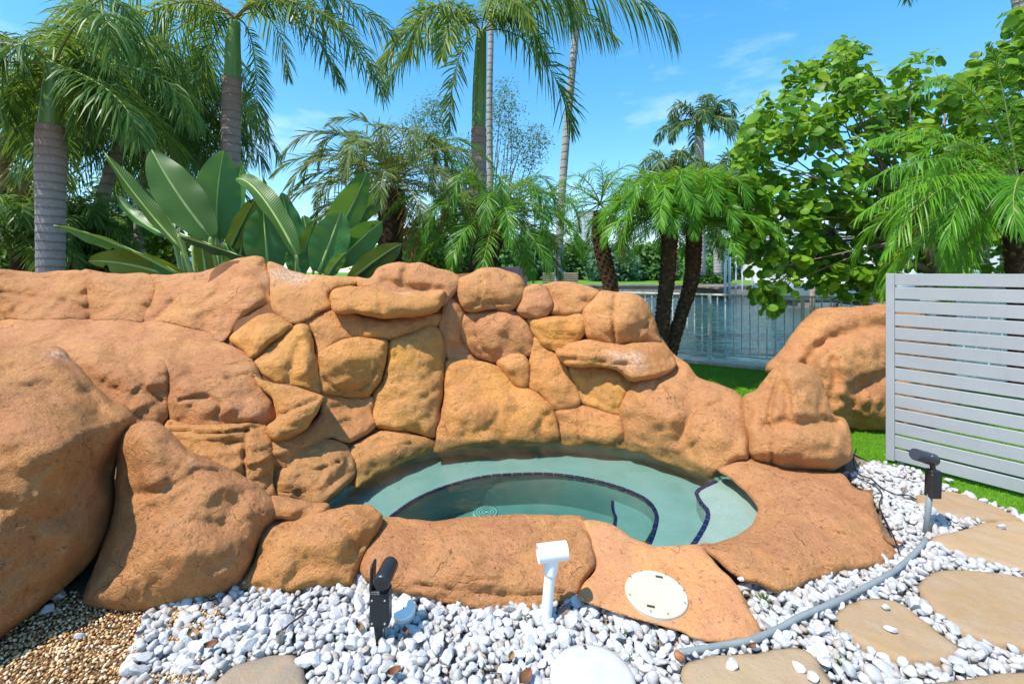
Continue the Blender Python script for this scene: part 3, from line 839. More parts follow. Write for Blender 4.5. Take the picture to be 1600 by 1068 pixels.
# ---- free standing boulders
def boulder(nm_, outline, ctrl, label, color=BRN, **k):
    dep = rbf(ctrl)
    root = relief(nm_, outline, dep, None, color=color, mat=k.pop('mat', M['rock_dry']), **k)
    # put the origin at the foot of the boulder
    me = root.data
    n_ = len(me.vertices); co = np.empty(n_ * 3, dtype=np.float32); me.vertices.foreach_get('co', co); co = co.reshape(-1, 3)
    c = Vector((float(co[:, 0].mean()), float(co[:, 1].mean()), float(max(co[:, 2].min(), 0))))
    me.transform(Matrix.Translation(-c)); root.location = c
    return tag(root, label, 'boulder')
boulder('boulder', [(-120,560),(-60,535),(0,545),(45,540),(92,542),(112,560),(140,590),(175,625),(205,640),(211,660),(190,700),(180,740),(178,790),(160,850),(120,900),(60,950),(0,998),(-60,1030),(-160,1040)],
    [(0,990,1.87),(-120,1030,1.78),(-120,600,2.2),(0,800,1.98),(0,600,2.35),(0,545,2.62),(100,545,2.7),(100,700,2.2),(60,955,1.98),(211,655,2.6),(180,740,2.5),(150,870,2.2)],
    'huge smooth brown boulder at the left edge beside the gravel', BRN, Bv=.20, R=55, T=.6, step=5, wide=.05, amp=.012,
    bumps=[(60,700,70,70,0,.05)], creases=[([(60,545),(110,570),(160,640)], 6, .03), ([(0,570),(60,580),(110,620)], 5, .02)])
boulder('boulder', [(185,690),(205,664),(235,657),(262,668),(290,700),(305,708),(340,722),(380,742),(410,762),(438,796),(414,830),(400,860),(383,900),(362,922),(335,934),(290,944),(240,955),(180,955),(135,945),(128,935),(140,905),(160,850),(178,790),(182,740)],
    [(135,945,2.05),(260,955,2.02),(330,932,2.1),(365,915,2.15),(225,660,2.48),(300,710,2.42),(430,790,2.46),(180,740,2.42),(160,850,2.22),(280,830,2.18),(400,850,2.3)],
    'brown boulder with a rounded head and sloping ridge beside the huge left boulder', BRN, Bv=.15, R=34, T=.35, wide=.03,
    bumps=[(232,705,36,45,0,.05), (310,870,70,40,-20,.04), (345,755,60,14,32,.035)], creases=[([(205,772),(245,768),(270,750),(290,720)], 9, .028), ([(255,800),(300,790),(350,800)], 26, .03), ([(380,770),(395,790),(410,800)], 3, .02), ([(190,812),(212,806),(232,790)], 2.5, .012)])
boulder('boulder', [(412,803),(440,800),(480,798),(520,794),(548,788),(575,788),(594,800),(599,812),(590,832),(575,862),(556,905),(553,916),(520,920),(480,922),(430,928),(370,922),(366,915),(385,895),(402,858)],
    [(370,922,2.14),(480,921,2.15),(555,916,2.17),(560,790,2.45),(440,800,2.5),(600,812,2.45),(480,850,2.25),(412,803,2.48)],
    'orange brown boulder between the ridged boulder and the long front rim rock', MID, Bv=.11, R=26, T=.3,
    bumps=[(530,820,50,30,0,.04)], creases=[([(420,815),(480,812),(540,825),(560,850)], 10, .03)])
boulder('rim_rock', [(612,808),(680,812),(740,806),(830,803),(890,804),(914,808),(918,820),(928,860),(931,885),(915,905),(900,935),(880,943),(830,955),(780,957),(720,948),(660,935),(600,922),(570,905),(560,885),(575,850),(597,815)],
    [(612,808,2.56),(740,806,2.57),(914,808,2.57),(600,870,2.22),(740,880,2.14),(910,870,2.26),(600,922,2.12),(720,948,2.03),(800,957,2.01),(905,925,2.1)],
    'long flat topped pinkish rim rock in front of the spa with ochre foot', PNK, Bv=.06, R=20, T=.12, wide=.015, amp=.012,
    bumps=[(740,905,150,16,4,.035)], creases=[([(700,898),(760,905),(840,895)], 3, .015), ([(650,912),(720,922),(800,930),(880,925)], 3, .015), ([(770,872),(800,868),(815,858)], 2.5, .012)])
boulder('rim_slab', [(914,812),(945,815),(975,830),(1010,849),(1050,853),(1092,851),(1118,880),(1145,905),(1163,935),(1178,965),(1188,985),(1180,997),(1140,1003),(1090,1000),(1060,985),(1000,968),(940,950),(905,935),(905,922),(915,908),(931,888),(926,850),(918,830)],
    [(914,812,2.50),(1010,849,2.36),(1092,851,2.36),(1145,905,2.09),(1188,985,1.84),(1140,1003,1.79),(1000,968,1.89),(905,930,2.02),(1020,922,2.03),(930,860,2.32)],
    'flat smooth tan slab in the rim that carries a round white lid', (.40,.215,.125), Bv=.018, R=8, T=.12, wide=.006, amp=.004, ridge=.004, mat=M['slab'])
boulder('rim_rock', [(1121,735),(1135,720),(1165,713),(1200,722),(1260,735),(1310,738),(1335,762),(1362,772),(1368,795),(1382,835),(1402,868),(1385,882),(1330,895),(1280,905),(1225,926),(1185,915),(1150,900),(1125,880),(1093,852),(1120,847),(1160,832),(1184,800),(1165,768),(1140,748)],
    [(1121,735,3.2),(1165,713,3.3),(1310,738,3.15),(1362,772,2.92),(1402,868,2.38),(1330,895,2.25),(1225,926,2.08),(1093,852,2.38),(1184,800,2.68),(1270,820,2.58),(1150,900,2.15)],
    'broad flat tan rim rock curving round the right end of the spa', PNK, Bv=.09, R=30, T=.14, wide=.018, amp=.012,
    bumps=[(1300,800,60,30,20,.02), (1160,740,30,18,35,.03)], creases=[([(1140,728),(1180,750),(1205,790),(1195,820)], 6, .02)])
boulder('boulder', [(1159,625),(1185,605),(1205,580),(1230,564),(1262,568),(1282,588),(1290,610),(1302,645),(1322,656),(1333,710),(1318,728),(1290,735),(1240,735),(1205,728),(1172,714),(1166,680)],
    [(1172,714,3.28),(1240,735,3.2),(1318,728,3.2),(1162,625,3.62),(1230,565,3.62),(1262,570,3.6),(1322,656,3.4),(1240,650,3.3)],
    'angular tan standing boulder with a flat top at the right of the spa', TAN, Bv=.14, R=24, T=.4, amp=.016,
    bumps=[(1245,600,35,25,0,.05), (1250,700,50,30,0,.06)], creases=[([(1195,668),(1235,662),(1305,660)], 11, .075), ([(1222,575),(1210,610),(1200,650)], 4, .04), ([(1202,650),(1206,700),(1205,725)], 2.5, .035), ([(1225,600),(1232,630),(1228,655)], 7, .05), ([(1290,600),(1280,640),(1285,655)], 6, .04)])
boulder('boulder', [(1195,580),(1225,540),(1250,505),(1275,484),(1310,480),(1350,477),(1400,476),(1450,490),(1480,540),(1495,600),(1490,660),(1450,675),(1390,674),(1330,672),(1290,665),(1270,640),(1240,600)],
    [(1195,580,4.75),(1275,484,4.9),(1400,476,4.9),(1480,540,5.0),(1490,660,4.5),(1390,674,4.3),(1290,668,4.35),(1320,580,4.45)],
    'large brown boulder on the lawn partly hidden by the grey slatted screen', PNK, Bv=.30, R=42, T=.7, wide=.05, amp=.02, step=4.5,
    creases=[([(1250,590),(1272,552),(1305,528),(1345,515),(1400,512)], 11, .13), ([(1330,640),(1345,605),(1400,585)], 13, .08), ([(1300,560),(1308,590),(1300,620)], 8, .05)], bumps=[(1285,560,14,40,38,.05), (1350,540,50,18,-10,.05), (1340,630,60,25,20,.06)])

# ================================================================== SLABS AND STONES ON THE GROUND
b = NB('sandstone'); p = b.pos()
oc = b.n('ShaderNodeObjectInfo').outputs['Color']
oc = b.mix(1.0, oc, (.60, .58, .56), 'MULTIPLY')
c = b.mix(b.ramp(b.noise(p, 6, 6, .65, .6), [(.35, 0.0), (.65, .8)]), oc, (.36, .27, .19))
c = b.mix(b.ramp(b.noise(p, 14, 5, .7), [(.5, 0.0), (.75, .55)]), c, (.34, .20, .10))
c = b.mix(b.ramp(b.noise(p, 90, 4, .7), [(.3, .5), (.42, 0.0)]), c, (.22, .15, .09))
hh = b.math('ADD', b.noise(p, 12, 6, .7), b.math('MULTIPLY', b.noise(p, 90, 4), .3))
b.bsdf(c, .8, b.bump(hh, .6, .015), .25); M['sandstone'] = b.m

def flagstone(px, label, color, z=.035):
    ol = catmull([tuple(G(x, y, z))[:2] for x, y in px], 5, True)
    ol = ol + np.array([[noise.noise(Vector((x * 14, y * 14, 1))), noise.noise(Vector((x * 14, y * 14, 5)))] for x, y in ol]) * .012
    step = .022
    seg = np.sqrt(((np.roll(ol, -1, 0) - ol) ** 2).sum(1)); cs = np.concatenate([[0], np.cumsum(seg)])
    n = int(cs[-1] / step); tt = np.arange(n) / n * cs[-1]; olc = np.vstack([ol, ol[:1]])
    ol = np.column_stack([np.interp(tt, cs, olc[:, 0]), np.interp(tt, cs, olc[:, 1])])
    lo, hi = ol.min(0), ol.max(0)
    X, Y = np.meshgrid(np.arange(lo[0], hi[0], step), np.arange(lo[1], hi[1], step)); gp = np.column_stack([X.ravel(), Y.ravel()])
    gp = gp[inside(gp, ol)]; gp = gp[dist_seg(gp, ol) > .012]
    vv, ff = cdt(np.vstack([ol, gp]), [list(range(n))], 1)
    d = dist_seg(vv, ol)
    zz = z - .012 * np.clip(1 - d / .02, 0, 1) ** 2
    zz = zz + np.array([noise.fractal(Vector((x * 9, y * 9, z * 3)), .9, 2.1, 4) * .005 for x, y in vv])
    V = np.column_stack([vv, zz]); nv = len(V)
    c0 = np.array([ol[:, 0].mean(), ol[:, 1].mean(), 0])
    skirt = np.column_stack([vv[:n], np.full(n, -.02)])
    V = np.vstack([V, skirt]) - c0
    Fs = [tuple(f) for f in ff] + [(i, (i + 1) % n, nv + (i + 1) % n) for i in range(n)] + [(i, nv + (i + 1) % n, nv + i) for i in range(n)]
    Fs = np.array(Fs)
    a, b_, c_ = V[Fs[:, 0]], V[Fs[:, 1]], V[Fs[:, 2]]
    nn = np.cross(b_ - a, c_ - a)
    top = np.arange(len(Fs)) < len(ff)
    fl = top & (nn[:, 2] < 0); Fs[fl] = Fs[fl][:, ::-1]
    o = tri_mesh('stepping_stone', V, Fs, M['sandstone'], None, True)
    o.location = Vector(c0); o.color = (*color, 1)
    FLAGS.append(grow(ol, .012))
    return tag(o, label, 'stepping stone', 'irregular flat stepping stones in the pebbles')
FLAGS = []
flagstone([(333,1068),(345,1055),(365,1038),(410,1022),(462,1017),(475,1045),(480,1110),(440,1150),(330,1140)], 'greyish stepping stone in the pebbles at the lower left near the black spike light', (.42,.36,.28))
flagstone([(1066,1038),(1110,1020),(1180,1014),(1255,1008),(1300,1060),(1310,1120),(1180,1150),(1090,1120),(1070,1066)], 'tan stepping stone below the grey conduit with a few pebbles on it', (.62,.47,.28))
flagstone([(1308,950),(1345,932),(1400,936),(1440,960),(1475,990),(1502,1012),(1480,1026),(1420,1030),(1370,1012),(1325,990),(1308,970)], 'tan stepping stone with two loose pebbles and green weeds at its near edge', (.60,.41,.22))
flagstone([(1436,905),(1480,886),(1560,892),(1640,905),(1720,930),(1700,1000),(1640,1012),(1560,1002),(1500,980),(1450,940)], 'large tan stepping stone at the right edge of the photo', (.58,.40,.22))
flagstone([(1455,838),(1500,825),(1560,810),(1640,818),(1700,850),(1640,892),(1560,878),(1500,862)], 'sunlit pale stepping stone just right of the grey spike light pole', (.66,.46,.25))
flagstone([(1428,773),(1480,764),(1540,783),(1587,803),(1600,812),(1560,810),(1500,806),(1455,792)], 'narrow stepping stone lying against the turf beside the screen', (.56,.37,.20))
flagstone([(1430,1075),(1500,1055),(1600,1046),(1680,1050),(1700,1130),(1560,1160),(1430,1130)], 'tan stepping stone cut off by the lower right corner', (.58,.42,.24))
# ================================================================== PLANTS
def frond_geo(ctrl, n=60, L=.5, wid=.012, a0=75, a1=28, droop=.35, jit=.25, start=.12, seed=0, rr=.014, vee=.15, twist=0.0, ragged=0.0):
    """one feather leaf: curved midrib with two (or many) ranks of narrow leaflets"""
    r = np.random.default_rng(seed)
    C = bez(ctrl, 24)
    seg = np.sqrt((np.diff(C, axis=0) ** 2).sum(1)); cs = np.concatenate([[0], np.cumsum(seg)]); cs /= cs[-1]
    u = np.linspace(start, .995, n)
    u = np.repeat(u, 2); sg = np.tile([1.0, -1.0], n)
    u = np.clip(u + r.normal(0, .25 / n, len(u)), start, 1)
    B = np.column_stack([np.interp(u, cs, C[:, i]) for i in range(3)])
    u2 = np.clip(u + .02, 0, 1); B2 = np.column_stack([np.interp(u2, cs, C[:, i]) for i in range(3)])
    B1 = np.column_stack([np.interp(np.clip(u - .02, 0, 1), cs, C[:, i]) for i in range(3)])
    T = B2 - B1; T /= np.linalg.norm(T, axis=1)[:, None] + 1e-9
    up = np.array([0, 0, 1.0])
    Sd = np.cross(T, up); Sd /= np.linalg.norm(Sd, axis=1)[:, None] + 1e-6
    Nn = np.cross(Sd, T)
    th = math.radians(twist) * u
    Sd, Nn = Sd * np.cos(th)[:, None] + Nn * np.sin(th)[:, None], -Sd * np.sin(th)[:, None] + Nn * np.cos(th)[:, None]
    s_ = (u - start) / (1 - start)
    ang = np.radians(a0 + (a1 - a0) * s_) + r.normal(0, .07, len(u))
    lift = r.normal(0, 1, len(u)) * jit + vee
    D = T * np.cos(ang)[:, None] + (Sd * sg[:, None] * np.cos(lift)[:, None] + Nn * np.sin(lift)[:, None]) * np.sin(ang)[:, None]
    D /= np.linalg.norm(D, axis=1)[:, None]
    ln = L * np.clip(np.sin(np.pi * (.10 + .84 * s_)), .05, 1) ** .7 * r.uniform(.82, 1.08, len(u))
    if ragged: ln = ln * np.where(r.random(len(u)) < ragged, r.uniform(.3, .7, len(u)), 1)
    Wd = T - D * (T * D).sum(1)[:, None]; Wd /= np.linalg.norm(Wd, axis=1)[:, None] + 1e-9
    rot = r.normal(0, .5, len(u))
    Wn = np.cross(D, Wd); Wd = Wd * np.cos(rot)[:, None] + Wn * np.sin(rot)[:, None]
    dr = droop * r.uniform(.6, 1.4, len(u))
    vs = []
    for q, hw in ((0, .5), (.35, 1.0), (.7, .8)):
        c = B + D * (ln * q)[:, None]; c[:, 2] -= dr * ln * q * q
        vs.append(c - Wd * (wid * hw)); vs.append(c + Wd * (wid * hw))
    c = B + D * ln[:, None] * .97; c[:, 2] -= dr * ln
    vs.append(c)
    V = np.stack(vs, 1).reshape(-1, 3)
    k = np.arange(len(u))[:, None] * 7
    tri = np.concatenate([k + np.array([[0, 1, 3]]), k + np.array([[0, 3, 2]]), k + np.array([[2, 3, 5]]), k + np.array([[2, 5, 4]]), k + np.array([[4, 5, 6]])])
    # midrib
    m = MB(); m.tube([Vector(p) for p in C[::2]], [rr * (1.25 - 1.1 * i / (len(C[::2]) - 1)) for i in range(len(C[::2]))], 5, 0, False)
    RV = np.array(m.v); RF = []
    for f in m.f: RF += [(f[0], f[1], f[2]), (f[0], f[2], f[3])]
    RF = np.array(RF) + len(V)
    V = np.vstack([V, RV]); Fc = np.vstack([tri, RF])
    mi = np.concatenate([np.zeros(len(tri), dtype=np.int32), np.ones(len(RF), dtype=np.int32)])
    return V, Fc, mi

def frond(parent, ctrl, mats, **k):
    V, Fc, mi = frond_geo(ctrl, **k)
    o = tri_mesh('frond', V, Fc, mats, parent, False)
    o.data.polygons.foreach_set('material_index', mi)
    return o

def PF(a):  # list of (px,py,Y) -> world points
    return [P(*q) for q in a]

SEED = [100]
def nxt():
    SEED[0] += 1
    return SEED[0]

def crown(parent, c, nfr, L0, mats, elev=(80, -35), arch=.45, azs=None, skip=None, seed=1, **fk):
    r = np.random.default_rng(seed)
    c = Vector(c)
    for i in range(nfr):
        az = i * 2.39996 + r.normal(0, .15)
        f = (i + .5) / nfr
        el = math.radians(elev[0] + (elev[1] - elev[0]) * f ** .9 + r.normal(0, 5))
        l = L0 * r.uniform(.85, 1.1)
        h = Vector((math.cos(az), math.sin(az), 0))
        if skip and skip(h, el): continue
        p1 = c + (h * math.cos(el) + Vector((0, 0, 1)) * math.sin(el)) * l * .45
        p2 = c + h * l * (.35 + .5 * math.cos(el)) + Vector((0, 0, 1)) * (l * math.sin(el) * .75 - arch * l * .2)
        p3 = c + h * l * (.3 + .62 * math.cos(el)) + Vector((0, 0, 1)) * (l * math.sin(el) * .55 - arch * l * .95)
        frond(parent, [c, p1, p2, p3], mats, seed=nxt(), **fk)

# bark
def royal_bark(name, base=(.30, .26, .23), ring=12.0, redtop=None):
    b = NB(name); p = b.pos()
    z = b.n('ShaderNodeSeparateXYZ', i_0=p).outputs[2]
    zz = b.math('ADD', z, b.math('MULTIPLY', b.noise(p, 3, 4), .05))
    wv = b.math('SINE', b.math('MULTIPLY', zz, ring * 6.283))
    rg = b.ramp(wv, [(.55, 0.0), (.98, 1.0)])
    c = b.ramp(b.noise(p, 6, 6, .7), [(.3, tuple(x * .72 for x in base)), (.7, tuple(x * 1.2 for x in base))])
    c = b.mix(b.ramp(b.noise(p, 45, 5, .7), [(.4, 0.0), (.7, .5)]), c, tuple(min(1, x * 1.5) for x in base))
    c = b.mix(b.math('MULTIPLY', rg, .55), c, tuple(x * .45 for x in base))
    if redtop:
        k = b.ramp(b.math('DIVIDE', b.math('SUBTRACT', z, redtop[0]), redtop[1] - redtop[0], clamp=True), [(0, 0.0), (1, .8)])
        c = b.mix(k, c, (.30, .15, .09))
    b.bsdf(c, .85, b.bump(b.math('SUBTRACT', b.noise(p, 40, 5), b.math('MULTIPLY', rg, .8)), .7, .015), .2)
    return b.m
M['bark_royal'] = royal_bark('royal_palm_bark', (.34, .29, .26), 9, (2.3, 3.6))
M['bark_royal2'] = royal_bark('royal_palm_bark_far', (.33, .27, .24), 7, (3.0, 5.0))
M['bark_slim'] = royal_bark('slim_palm_bark', (.36, .33, .30), 5)
b = NB('crownshaft_green'); p = b.pos()
c = b.ramp(b.noise(b.mapv(p, (3, 3, .5)), 2, 5, .6), [(.3, (.07, .15, .015)), (.7, (.16, .26, .035))])
c = b.mix(b.ramp(b.noise(b.mapv(p, (30, 30, 2)), 1, 3), [(.45, 0.0), (.75, .35)]), c, (.32, .34, .10))
b.bsdf(c, .35, b.bump(b.noise(b.mapv(p, (60, 60, 2)), 1, 3), .2, .005), .45); M['shaft'] = b.m
b = NB('phoenix_bark'); p = b.pos()
c = b.ramp(b.noise(p, 22, 6, .7), [(.3, (.035, .022, .014)), (.6, (.12, .075, .045)), (.8, (.26, .17, .10))])
b.bsdf(c, .95, b.bump(b.noise(p, 55, 6, .8), 1.0, .03), .1); M['bark_phx'] = b.m
M['stub'] = simple('leaf_base_stub', (.17, .10, .05), .9, .1, .5, 12, .6)
M['rachis'] = simple('frond_midrib', (.22, .26, .06), .5, .3, .2)
M['rachis_tan'] = simple('frond_midrib_tan', (.36, .27, .10), .6, .3, .2)
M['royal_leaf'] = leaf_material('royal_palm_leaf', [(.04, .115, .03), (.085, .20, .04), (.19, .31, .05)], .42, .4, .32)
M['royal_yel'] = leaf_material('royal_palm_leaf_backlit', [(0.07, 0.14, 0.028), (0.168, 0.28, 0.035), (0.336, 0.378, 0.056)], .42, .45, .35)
M['phx_leaf'] = leaf_material('phoenix_leaf', [(0.03, 0.128, 0.012), (0.083, 0.27, 0.018), (0.195, 0.42, 0.03)], .40, .42, .4)
M['phx_bright'] = leaf_material('phoenix_leaf_bright', [(0.054, 0.203, 0.011), (0.121, 0.378, 0.016), (0.27, 0.513, 0.034)], .38, .48, .45)
M['phx_dull'] = leaf_material('phoenix_leaf_dull', [(0.065, 0.098, 0.026), (0.13, 0.195, 0.046), (0.26, 0.273, 0.091)], .5, .35, .3)
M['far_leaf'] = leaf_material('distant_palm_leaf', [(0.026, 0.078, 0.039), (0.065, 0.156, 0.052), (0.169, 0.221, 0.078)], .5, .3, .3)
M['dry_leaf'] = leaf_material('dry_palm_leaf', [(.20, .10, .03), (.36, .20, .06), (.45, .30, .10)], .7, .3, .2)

def trunk(parent, pts, rad, mat, rings=None, name='trunk', n=16, lumps=0.0):
    C = catmull(pts, 10)
    rr = np.interp(np.linspace(0, 1, len(C)), np.linspace(0, 1, len(rad)), rad)
    if rings:
        L = np.concatenate([[0], np.cumsum(np.sqrt((np.diff(C, axis=0) ** 2).sum(1)))])
        k = max(len(C), int(L[-1] / rings * 4)); q = np.linspace(0, L[-1], k)
        C2 = np.column_stack([np.interp(q, L, C[:, i]) for i in range(3)]); rr = np.interp(q, L, rr)
        rr = rr * (1 + .018 * np.sin(q / rings * 6.283) + .004 * np.random.default_rng(3).normal(0, 1, k)); C = C2
    m = MB(); m.tube([Vector(c) for c in C], list(rr), n)
    if lumps:
        m.v = [tuple(Vector(v) + noise.noise_vector(Vector(v) * 14) * lumps) for v in m.v]
    return m.build(name, mat, parent, True)

def royal(label, base, pts_px, rad, shaft_px, shaft_r, nf, L, cat='palm tree', group=None, name='royal_palm', mats=None, bark='bark_royal', rings=.11, expl=(), seed=1, skip=None, lk=None, elev=(70, -30)):
    mats = mats or [M['royal_leaf'], M['rachis']]
    pts = PF(pts_px); sh = PF(shaft_px)
    root = thing(name, (pts[0].x, pts[0].y, 0), label, cat, group)
    trunk(root, pts, rad, M[bark], rings)
    if shaft_px: trunk(root, sh, shaft_r, M['shaft'], None, 'crown_shaft')
    kw = dict(n=84, L=.55, wid=.0125, a0=80, a1=30, droop=.55, jit=.45)
    kw.update(lk or {})
    top = sh[-1] if shaft_px else pts[-1]
    if nf: crown(root, top, nf, L, mats, seed=seed, skip=skip, elev=elev, **kw)
    for ex in expl:
        mt = mats if len(ex) < 2 or ex[1] is None else ex[1]
        k2 = dict(kw); k2.update(ex[2] if len(ex) > 2 else {})
        frond(root, PF(ex[0]), mt, seed=nxt(), **k2)
    return root

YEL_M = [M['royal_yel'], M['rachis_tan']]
# big royal palm at the left
royal('thick grey ringed royal palm trunk with a bottle swelling at the left edge', None,
    [(79,600,6.0),(79,500,6.0),(79,420,6.0),(79,340,6.0),(79,260,6.0),(79,218,6.0),(79,196,6.0)], [.142,.143,.143,.147,.157,.150,.140],
    [(79,197,6.0),(81,170,6.0),(83,140,6.02),(84,100,6.02)], [.128,.12,.11,.09], 15, 2.1, seed=11, skip=lambda h, el: h.y < -.75,
    expl=[([(84,110,6.02),(40,40,5.8),(0,60,5.6),(-30,170,5.5)],), ([(84,105,6),(150,70,6.2),(185,120,6.3),(190,190,6.3)],), ([(84,105,6),(30,90,6.3),(10,120,6.4),(15,190,6.4)],), ([(84,95,6),(120,90,6.1),(135,130,6.1),(130,185,6.1)],)], lk=dict(wid=.012, L=.50, droop=.75))
# second royal palm
royal('royal palm with pale green crown shaft standing behind the large paddle leaves', None,
    [(360,470,8),(360,400,8),(360,330,8),(361,260,8),(361,180,8),(363,124,8)], [.145,.145,.145,.15,.155,.15],
    [(363,124,8),(364,100,8),(364,70,8),(367,34,8)], [.14,.135,.12,.085], 5, 2.6, seed=5, skip=lambda h, el: el < .3, bark='bark_royal2',
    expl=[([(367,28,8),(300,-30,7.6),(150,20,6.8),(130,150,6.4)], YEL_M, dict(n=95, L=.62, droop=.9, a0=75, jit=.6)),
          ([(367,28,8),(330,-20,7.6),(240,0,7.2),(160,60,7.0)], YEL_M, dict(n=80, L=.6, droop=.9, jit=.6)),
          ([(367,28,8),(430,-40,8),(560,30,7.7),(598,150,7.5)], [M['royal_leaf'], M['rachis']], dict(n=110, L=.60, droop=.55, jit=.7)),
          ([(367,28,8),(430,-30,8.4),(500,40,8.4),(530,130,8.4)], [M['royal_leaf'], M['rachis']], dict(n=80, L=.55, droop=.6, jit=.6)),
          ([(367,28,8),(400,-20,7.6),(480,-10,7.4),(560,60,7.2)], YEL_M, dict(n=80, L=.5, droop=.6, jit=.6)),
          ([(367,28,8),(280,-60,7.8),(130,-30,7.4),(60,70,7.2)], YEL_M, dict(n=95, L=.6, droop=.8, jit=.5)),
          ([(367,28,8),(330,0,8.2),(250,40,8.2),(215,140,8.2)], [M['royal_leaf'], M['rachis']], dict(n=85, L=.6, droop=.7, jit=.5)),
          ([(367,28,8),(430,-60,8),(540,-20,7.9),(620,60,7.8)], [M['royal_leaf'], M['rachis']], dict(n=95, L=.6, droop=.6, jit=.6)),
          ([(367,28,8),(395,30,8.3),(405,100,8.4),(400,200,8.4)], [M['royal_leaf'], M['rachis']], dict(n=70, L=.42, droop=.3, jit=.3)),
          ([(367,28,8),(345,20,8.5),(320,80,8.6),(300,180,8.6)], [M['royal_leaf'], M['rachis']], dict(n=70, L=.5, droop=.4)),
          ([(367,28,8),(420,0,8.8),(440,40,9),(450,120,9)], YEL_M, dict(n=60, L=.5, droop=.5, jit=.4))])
# third royal palm, centre
royal('tall royal palm with a bright green crown shaft rising in the middle of the sky', None,
    [(748,520,10),(748,430,10),(748,340,10),(748,260,10),(748,200,10)], [.17,.165,.165,.17,.165],
    [(748,201,10),(749,150,10),(750,110,10),(752,50,10)], [.155,.155,.145,.11], 4, 3.0, seed=8, skip=lambda h, el: el < .4, bark='bark_royal2',
    lk=dict(L=.75, wid=.017, n=95),
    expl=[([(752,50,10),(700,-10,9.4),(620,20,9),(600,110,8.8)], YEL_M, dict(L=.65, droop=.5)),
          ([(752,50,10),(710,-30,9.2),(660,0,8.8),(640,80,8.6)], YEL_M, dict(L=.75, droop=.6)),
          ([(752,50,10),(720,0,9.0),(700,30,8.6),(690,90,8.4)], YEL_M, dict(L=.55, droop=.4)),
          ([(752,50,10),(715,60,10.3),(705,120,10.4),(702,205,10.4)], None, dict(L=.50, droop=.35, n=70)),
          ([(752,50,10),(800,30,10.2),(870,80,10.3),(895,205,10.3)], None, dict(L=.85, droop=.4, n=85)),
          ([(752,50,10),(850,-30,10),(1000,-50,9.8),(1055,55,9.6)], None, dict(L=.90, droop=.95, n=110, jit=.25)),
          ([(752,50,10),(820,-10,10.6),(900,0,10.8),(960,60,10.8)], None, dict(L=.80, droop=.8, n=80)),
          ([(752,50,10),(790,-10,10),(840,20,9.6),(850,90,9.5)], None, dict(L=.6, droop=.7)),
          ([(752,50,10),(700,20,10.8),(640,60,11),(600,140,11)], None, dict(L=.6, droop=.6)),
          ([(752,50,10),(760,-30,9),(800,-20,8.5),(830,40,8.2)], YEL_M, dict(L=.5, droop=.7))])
# slim trunks whose crowns stand above the frame
royal('slim pale grey palm trunk directly right of the green crown shaft', None,
    [(768,560,13),(767,440,13),(766,300,13),(765,160,13),(767,60,13),(768,-60,13)], [.10,.095,.09,.085,.08,.08], [], [], 11, 2.6, seed=21, name='slim_palm', bark='bark_slim', rings=.2, lk=dict(n=50, L=.5), elev=(70, -10))
royal('slim curved grey palm trunk leaning right against open sky', None,
    [(873,520,12),(873,430,12),(877,320,12),(886,200,12),(896,90,12),(906,-20,12),(910,-110,12)], [.12,.11,.10,.10,.095,.09,.085], [], [], 12, 2.6, seed=22, name='slim_palm', bark='bark_slim', rings=.16, lk=dict(n=50, L=.5), elev=(75, 0))
royal('grey palm trunk just entering the upper right corner', None,
    [(1680,560,7.0),(1650,330,6.9),(1620,120,6.8),(1592,-10,6.7),(1585,-120,6.7)], [.12,.11,.10,.09,.085], [], [], 8, 1.8, seed=23, name='slim_palm', bark='bark_slim', lk=dict(n=40, L=.4), elev=(75, 20))
# leaning palms left of centre with dense dark crowns
DK = [M['royal_leaf'], M['rachis']]
royal('leaning palm trunk with a dense dark crown behind the left royal palm', None,
    [(120,520,9),(140,380,9),(150,340,9),(172,270,9),(190,215,9),(203,165,9),(208,135,9)], [.12,.11,.11,.105,.10,.095,.09], [], [], 30, 2.3, seed=31, name='leaning_palm', bark='bark_slim', elev=(60, -55), lk=dict(n=66, L=.55, droop=.8), rings=.12,
    expl=[([(208,140,9),(190,200,8.9),(150,240,8.8),(108,300,8.8)], None, dict(L=.35, n=50, droop=.6)), ([(208,135,9),(170,100,8.8),(150,140,8.7),(140,230,8.7)],), ([(208,135,9),(250,60,8.8),(290,120,8.7),(300,200,8.6)],)])
royal('palm with a straight grey trunk and drooping dark crown behind the paddle leaves', None,
    [(212,500,10),(218,380,10),(226,310,10),(234,250,10),(243,200,10),(250,150,10)], [.13,.13,.125,.12,.115,.10], [], [], 32, 2.7, seed=33, name='leaning_palm', bark='bark_slim', elev=(65, -60), lk=dict(n=70, L=.6, droop=.8), rings=.12,
    expl=[([(250,140,10),(300,80,10),(360,120,10),(380,220,10)],), ([(250,140,10),(290,60,9.8),(320,100,9.6),(330,230,9.6)],), ([(250,140,10),(280,110,9.6),(290,160,9.5),(285,240,9.5)],)])

